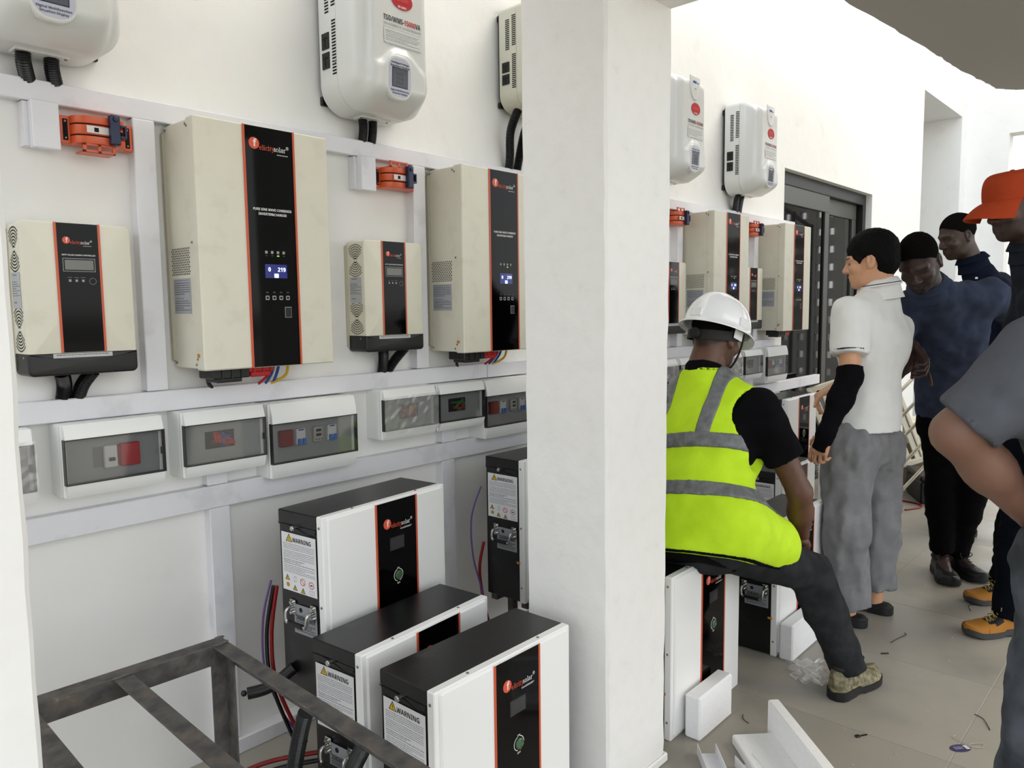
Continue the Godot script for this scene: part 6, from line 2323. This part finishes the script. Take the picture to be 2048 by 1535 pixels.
func man_vest(P: Dictionary) -> void:
	var n := person_root("person in white hard hat and yellow reflective vest sitting on a battery", P.pelvis)
	var skin := Color(0.36, 0.24, 0.18)
	var body := fresh()
	skin_body(P, 0.013, body, lin(skin))
	var hx := look(P.hf, P.head, 1.0)
	head_field().mesh(0.0046, body, hx, skin_col(skin, 0.5))
	add_hand(body, P.wrR, V(0.75, -0.35, -0.35), V(0, -1, 0), true, [0.4, 0.45, 0.5, 0.5, 0.3], lin(skin))
	add_hand(body, P.wrL, V(0.8, -0.3, 0.1), V(0, -1, 0), false, [0.4, 0.45, 0.5, 0.5, 0.3], lin(skin))
	put("body", solid(body), M.skin, n)
	var hr := fresh()
	hair_field(0).mesh(0.006, hr, hx)
	put("hair", solid(hr), M.hair_short, n)
	# black T-shirt
	var f := Field.new()
	torso(f, P, 0.0, 0.1)
	sleeves(f, P, 0.006, 0.62, 0.066, 0.064)
	folds(f, 0.006, V(10, 16, 10), 3)
	garment(f, 0.011, "t_shirt", M.black_cloth, n)
	collar(P, 0.064, 0.03, M.black_cloth, n, 0.006, null, false)
	# vest over it
	var up: Vector3 = (P.neck - P.pelvis).normalized()
	var s: Vector3 = (P.shL - P.shR).normalized()
	var vest := func(extra: float) -> Field:
		var v := Field.new()
		torso(v, P, 0.024 + extra, 0.11, 0.19 + extra)
		v.cap(P.pelvis.lerp(P.chest, 0.45) - s * 0.02, P.hipR - s * 0.025 + up * 0.05, 0.13 + extra, 0.125 + extra, 0.05)
		v.cap(P.hipR - s * 0.025 + up * 0.04, P.hipR.lerp(P.knR, 0.5) + up * 0.045 - s * 0.005, 0.128 + extra, 0.106 + extra, 0.05)
		v.planes.append([-up, -up.dot(P.pelvis) + 0.075])
		v.carves.append([P.neck - up * 0.0, P.neck + up * 0.3, 0.08, 0.11, 0.01])
		for q in ["L", "R"]:
			var a: Vector3 = P["sh" + q]
			var side: Vector3 = s if q == "L" else -s
			v.carves.append([a - up * 0.05 + side * 0.01, a - up * 0.1 + side * 0.25, 0.118, 0.2, 0.008])
			v.carves.append([a - up * 0.17 + side * 0.03, a - up * 0.2 + side * 0.25, 0.06, 0.12, 0.008])
		folds(v, 0.006, V(8, 5, 8), 9)
		return v
	garment(vest.call(0.0), 0.010, "vest", M.hivis, n, "yellow reflective vest")
	var base: Vector3 = P.pelvis
	for q in [[0.115, 0.165], [0.282, 0.335]]:
		var b: Field = vest.call(0.0055)
		b.planes.append([up, up.dot(base) + q[1]])
		b.planes.append([-up, -up.dot(base) - q[0]])
		garment(b, 0.007, "reflective_band", M.reflect, n, "grey reflective band")
	for q in [1.0, -1.0]:
		var b: Field = vest.call(0.0055)
		var c: float = s.dot(P.neck) + q * 0.095
		b.planes.append([s, c + 0.026])
		b.planes.append([-s, -c + 0.026])
		b.planes.append([-up, -up.dot(base) - 0.33])
		garment(b, 0.007, "reflective_brace", M.reflect, n, "grey reflective shoulder strip")
	var hm: Field = vest.call(0.005)
	var low: float = up.dot(base) - 0.075
	hm.planes.append([up, low + 0.008])
	garment(hm, 0.006, "hem_binding", M.black_cloth, n, "black hem binding")
	trousers(P, 0.012, M.jeans_black, n, [0.1, 0.074, 0.07, 0.062], 0.98, 0.008, V(12, 14, 12))
	shoe(n, P.anR, P.toeR, 0)
	shoe(n, P.anL, P.toeL, 0)
	# hard hat: shell, brim, ridge, harness
	var hat := Node3D.new()
	hat.name = "hard_hat"
	n.add_child(hat, true)
	hat.transform = look(P.hf.normalized(), P.head, 1.0)
	var sh := MB.new()
	var rings := []
	for i in 15:
		var t := PI * 0.5 * i / 14.0
		var ring := PackedVector3Array()
		for j in 48:
			var a := TAU * j / 48.0
			var cz := cos(a)
			var cx := sin(a)
			var r := cos(t)
			var ridge := 0.006 * smoothstep(0.035, 0.012, absf(cx * 0.104 * r)) * smoothstep(0.15, 0.5, t)
			ring.append(V(cx * 0.112 * pow(r, 0.78), 0.030 + 0.124 * sin(t) + ridge, cz * 0.138 * pow(r, 0.78) - 0.004))
		rings.append(ring)
	sh.loft(rings, false, true)
	put("shell", sh.mesh(50), M.helmet, hat)
	var br := MB.new()
	rings = []
	for q in [[0.0, 0.040], [0.002, 0.031], [0.014, 0.022], [0.02, 0.017], [0.02, 0.0135], [0.0, 0.022]]:
		var ring := PackedVector3Array()
		for j in 48:
			var a := TAU * j / 48.0
			var peak := 1.0 + 1.5 * pow(maxf(0.0, cos(a)), 3.0)
			ring.append(V(sin(a) * (0.112 + q[0] * 0.8), q[1] - 0.012 * pow(maxf(0.0, cos(a)), 2.0) * q[0] / 0.02, cos(a) * (0.138 + q[0] * peak * 0.85) - 0.004))
		rings.append(ring)
	rings.reverse()
	br.loft(rings, false, false)
	put("brim", br.mesh(40), M.helmet, hat)
	var bl := MB.new()
	for sx in [-1.0, 1.0]:
		var b1 := MB.new()
		b1.box(V(sx * 0.112, 0.05, -0.005), V(0.012, 0.034, 0.05), 0.004, Basis(V(0, 0, 1), sx * 0.12))
		put("accessory_slot", b1.mesh(), M.helmet, hat)
	bl.box(V(0, 0.05, -0.139), V(0.05, 0.034, 0.012), 0.004)
	put("accessory_slot", bl.mesh(), M.helmet, hat)
	var hs := MB.new()
	for j in 20:
		var a0 := PI * 0.42 + PI * 1.16 * j / 20.0
		var a1 := PI * 0.42 + PI * 1.16 * (j + 1) / 20.0
		var y0 := -0.012 - 0.03 * sin((a0 - PI * 0.42) / 1.16)
		var y1 := -0.012 - 0.03 * sin((a1 - PI * 0.42) / 1.16)
		hs.quad_out(V(sin(a0) * 0.088, y0, cos(a0) * 0.108 - 0.008), V(sin(a1) * 0.088, y1, cos(a1) * 0.108 - 0.008), V(sin(a1) * 0.09, y1 + 0.034, cos(a1) * 0.11 - 0.008), V(sin(a0) * 0.09, y0 + 0.034, cos(a0) * 0.11 - 0.008), Vector3.ZERO)
	put("head_band", hs.mesh(60), M.black_matte, hat)
	var kn := MB.new()
	kn.lathe(PackedVector2Array([Vector2(0.02, 0), Vector2(0.02, 0.012), Vector2(0.017, 0.015)]), V(0, -0.024, -0.118), V(0, 0, -1), 16)
	put("ratchet_knob", kn.mesh(40), M.black_matte, hat)
	var tb := MB.new()
	for sx in [-1.0, 1.0]:
		tb.box(V(sx * 0.093, 0.008, 0.002), V(0.003, 0.034, 0.05), 0.001)
	put("side_tab", tb.mesh(), M.helmet, hat)
	var cs := MB.new()
	for sx in [-1.0, 1.0]:
		cs.tube(curve([V(sx * 0.095, 0.02, 0.03), V(sx * 0.09, -0.04, 0.035), V(sx * 0.06, -0.1, 0.045), V(0, -0.128, 0.055)], 5), 0.004, 6)
	put("chin_strap", cs.mesh(60), M.black_matte, hat)
	settle(n)

func man_polo(P: Dictionary) -> void:
	P.girth = 0.98
	var n := person_root("person in white polo shirt and wide grey trousers with one black arm sleeve", P.pelvis)
	var skin := Color(0.80, 0.60, 0.47)
	var body := fresh()
	skin_body(P, 0.013, body, lin(skin))
	var hx := look(P.hf, P.head + V(0, 0.0, 0), 1.02)
	var col := skin_col(skin)
	add_hand(body, P.wrL, V(0.05, -0.85, -0.32), V(1, 0, 0.15), false, [0.35, 0.45, 0.55, 0.65, 0.4], lin(skin))
	add_hand(body, P.wrR, V(-0.85, -0.3, -0.4), V(-0.1, -0.9, 0.3), true, [0.25, 0.7, 0.9, 1.0, 0.6], lin(skin))
	add_head(body, n, hx, col, 1, M.hair)
	put("body", solid(body), M.skin, n)
	var f := Field.new()
	torso(f, P, 0.014, 0.12, 0.172)
	f.planes.append([V(0, -1, 0), -(P.pelvis.y + 0.052)])
	sleeves(f, P, 0.012, 0.66, 0.062, 0.066)
	folds(f, 0.009, V(9, 6, 9), 5)
	garment(f, 0.010, "polo_shirt", M.polo, n)
	collar(P, 0.071, 0.045, M.polo, n, 0.012, M.ink_navy)
	for s in ["L", "R"]:
		var a: Vector3 = P["sh" + s]
		var b: Vector3 = P["el" + s]
		var st := Field.new()
		st.cap(a.lerp(b, 0.6), a.lerp(b, 0.628), 0.0795, 0.0795, 0.01, Vector3.ZERO, 1.0, 3)
		garment(st, 0.006, "sleeve_stripe", M.ink_navy, n)
	# black arm sleeve on the left arm, over the back of the hand
	var a: Vector3 = P.shL
	var e: Vector3 = P.elL
	var w: Vector3 = P.wrL
	var sl := Field.new()
	sl.cap(a.lerp(e, 0.84), e, 0.051, 0.049, 0.02, Vector3.ZERO, 1.0, 2)
	sl.cap(e, e.lerp(w, 0.4), 0.049, 0.049, 0.03)
	sl.cap(e.lerp(w, 0.35), w, 0.049, 0.034, 0.03)
	var hd := V(0.05, -0.85, -0.32).normalized()
	sl.cap(w, w + hd * 0.075, 0.034, 0.036, 0.03, V(1, 0, 0.15).normalized(), 1.25, 1)
	folds(sl, 0.003, V(14, 40, 14), 8)
	garment(sl, 0.007, "arm_sleeve", M.black_cloth, n, "black arm sleeve")
	var tr := Field.new()
	var up: Vector3 = (P.neck - P.pelvis).normalized()
	tr.cap(P.hipL, P.hipR, 0.105, 0.105, 0.05)
	tr.cap(P.pelvis + up * 0.12, P.pelvis, 0.118, 0.135, 0.05, P.f, 1.2, 2)
	for s in ["L", "R"]:
		var k: Vector3 = P["kn" + s]
		tr.cap(P["hip" + s], k, 0.108, 0.095, 0.05)
		tr.cap(k, k.lerp(P["an" + s], 1.0) + V(0, 0.01 if s == "L" else 0.05, 0), 0.095, 0.086, 0.04, Vector3.ZERO, 1.0, 1)
	folds(tr, 0.016, V(13, 6, 13), 14)
	garment(tr, 0.011, "trousers", M.trouser_grey, n)
	shoe(n, P.anL, P.toeL, 3)
	shoe(n, P.anR, P.toeR, 3)
	settle(n)

func man_navy(P: Dictionary) -> void:
	var n := person_root("person in a blue speckled shirt and black trousers bending forward, face to the viewer", P.pelvis)
	var skin := Color(0.22, 0.15, 0.128)
	var body := fresh()
	skin_body(P, 0.014, body, lin(skin))
	var hx := look(P.hf, P.head, 1.06, 0.12)
	add_head(body, n, hx, skin_col(skin, 0.85), 0, M.hair_short, true)
	add_hand(body, P.wrR, V(-0.45, -0.75, 0.6), V(-0.5, -0.2, -0.8), true, [0.12, 0.75, 0.95, 1.0, 0.5], lin(skin))
	add_hand(body, P.wrL, V(-0.5, -0.7, 0.1), V(-0.6, 0, -0.6), false, [0.3, 0.4, 0.5, 0.5, 0.3], lin(skin))
	put("body", solid(body), M.skin, n)
	var f := Field.new()
	torso(f, P, 0.02, 0.1, 0.185)
	sleeves(f, P, 0.014, 0.95, 0.064, 0.058)
	folds(f, 0.012, V(10, 9, 10), 7)
	garment(f, 0.011, "shirt", M.navy_cloth, n)
	collar(P, 0.07, 0.035, M.navy_cloth, n, 0.014)
	trousers(P, 0.013, M.jeans_dark, n, [0.098, 0.07, 0.066, 0.058], 0.97, 0.008)
	shoe(n, P.anL, P.toeL, 1)
	shoe(n, P.anR, P.toeR, 1)
	settle(n)

func man_rear(P: Dictionary) -> void:
	var n := person_root("person with cropped hair and a dark navy shirt standing farthest back, face in profile", P.pelvis)
	var skin := Color(0.25, 0.17, 0.14)
	var body := fresh()
	skin_body(P, 0.016, body, lin(skin))
	var hx := look(P.hf, P.head, 1.08)
	add_head(body, n, hx, skin_col(skin, 0.5), 0, M.hair_short, true)
	put("body", solid(body), M.skin, n)
	var f := Field.new()
	torso(f, P, 0.018, 0.1, 0.17)
	sleeves(f, P, 0.014, 1.0, 0.062, 0.055)
	folds(f, 0.008, V(10, 9, 10), 17)
	garment(f, 0.013, "shirt", M.navy_dark, n)
	collar(P, 0.07, 0.045, M.navy_dark, n, 0.016)
	var bt := MB.new()
	bt.ball(V(5.14, 1.55, 1.24), V(0.008, 0.008, 0.008), 8)
	put("button", bt.mesh(), M.white, n)
	trousers(P, 0.015, M.jeans_dark, n)
	shoe(n, P.anL, P.toeL, 1)
	shoe(n, P.anR, P.toeR, 1)
	settle(n)

func man_cap(P: Dictionary) -> void:
	var n := person_root("person in an orange cap, navy shirt and yellow-toed shoes, cropped by the right edge", P.pelvis)
	var skin := Color(0.285, 0.19, 0.155)
	var body := fresh()
	skin_body(P, 0.014, body, lin(skin))
	var hx := look(P.hf, P.head, 1.06)
	add_head(body, n, hx, skin_col(skin, 0.8), 0, M.hair_short)
	add_hand(body, P.wrL, V(-0.2, -0.9, -0.2), V(0.6, 0, -0.6), false, [0.4, 0.45, 0.5, 0.5, 0.3], lin(skin))
	put("body", solid(body), M.skin, n)
	var f := Field.new()
	torso(f, P, 0.016, 0.08, 0.168)
	sleeves(f, P, 0.014, 0.7, 0.062, 0.062)
	folds(f, 0.008, V(10, 9, 10), 27)
	garment(f, 0.011, "shirt", M.navy_grey, n)
	collar(P, 0.068, 0.035, M.navy_grey, n, 0.014)
	trousers(P, 0.013, M.jeans_navy, n, [0.1, 0.074, 0.068, 0.062], 0.98, 0.01)
	shoe(n, P.anL, P.toeL, 2)
	shoe(n, P.anR, P.toeR, 2)
	# cap: crown and peak
	var ct := Node3D.new()
	ct.name = "cap"
	n.add_child(ct, true)
	ct.transform = hx
	var cr := MB.new()
	var rings := []
	for i in 13:
		var t := PI * 0.5 * i / 12.0
		var ring := PackedVector3Array()
		for j in 42:
			var a := TAU * j / 42.0
			var fr := maxf(0.0, cos(a))
			var r := pow(cos(t), 0.62 - 0.2 * fr)
			var seam := 1.0 - 0.004 * float(j % 7 == 0)
			ring.append(V(sin(a) * 0.092 * r * seam, 0.026 + 0.1 * sin(t) + 0.012 * fr * sin(2.0 * t), cos(a) * 0.116 * r * seam - 0.004))
		rings.append(ring)
	cr.loft(rings, false, true)
	put("crown", cr.mesh(35), M.cap, ct)
	var bu := MB.new()
	bu.ball(V(0, 0.127, -0.004), V(0.008, 0.005, 0.008), 8)
	put("top_button", bu.mesh(60), M.cap, ct)
	var pk := MB.new()
	var grid_t := []
	var grid_b := []
	for i in 9:
		var u := i / 8.0
		var rt := PackedVector3Array()
		var rb := PackedVector3Array()
		for j in 15:
			var a := lerpf(-1.25, 1.25, j / 14.0)
			var reach := 0.085 * pow(cos(a * 0.95), 0.55)
			var p := V(sin(a) * 0.09, 0.034 - 0.010 * (1.0 - cos(a)), cos(a) * 0.113 - 0.004)
			var q := p + V(sin(a) * 0.01, -0.012 - 0.028 * u, reach) * V(u, u, u)
			q.y += -0.025 * pow(absf(sin(a)), 2.0) * u
			rt.append(q + V(0, 0.002, 0))
			rb.append(q - V(0, 0.002, 0))
		grid_t.append(rt)
		grid_b.append(rb)
	for i in 8:
		for j in 14:
			pk.quad_out(grid_t[i][j], grid_t[i][j + 1], grid_t[i + 1][j + 1], grid_t[i + 1][j], grid_t[i][j] - V(0, 1, 0))
			pk.quad_out(grid_b[i][j], grid_b[i][j + 1], grid_b[i + 1][j + 1], grid_b[i + 1][j], grid_b[i][j] + V(0, 1, 0))
	for j in 14:
		pk.quad_out(grid_t[8][j], grid_t[8][j + 1], grid_b[8][j + 1], grid_b[8][j], V(0, 0.03, 0))
	put("peak", pk.mesh(40), M.cap, ct)
	settle(n)

func man_grey(P: Dictionary) -> void:
	var n := person_root("person in grey T-shirt with bent bare arm, cropped by the right edge", P.pelvis)
	var skin := Color(0.47, 0.345, 0.28)
	var body := fresh()
	skin_body(P, 0.011, body, lin(skin))
	add_head(body, n, look(P.hf, P.head, 1.0), skin_col(skin, 0.3), 0, M.hair_short)
	add_hand(body, P.wrL, V(0.7, -0.5, 0.3), V(0.3, 0.3, 0.8), false, [0.4, 0.45, 0.5, 0.5, 0.3], lin(skin))
	put("body", solid(body), M.skin, n)
	var f := Field.new()
	torso(f, P, 0.014, 0.12, 0.18)
	for s in ["L", "R"]:
		var a: Vector3 = P["sh" + s]
		var b: Vector3 = P["el" + s]
		f.cap(a, a.lerp(b, 0.86), 0.078, 0.062, 0.06, Vector3.ZERO, 1.0, 1)
	folds(f, 0.008, V(9, 7, 9), 37)
	garment(f, 0.009, "t_shirt", M.grey_tee, n)
	trousers(P, 0.011, M.jeans_grey, n, [0.1, 0.082, 0.076, 0.07], 0.98, 0.012, V(10, 12, 10))
	shoe(n, P.anL, P.toeL, 1)
	shoe(n, P.anR, P.toeR, 1)
	settle(n)
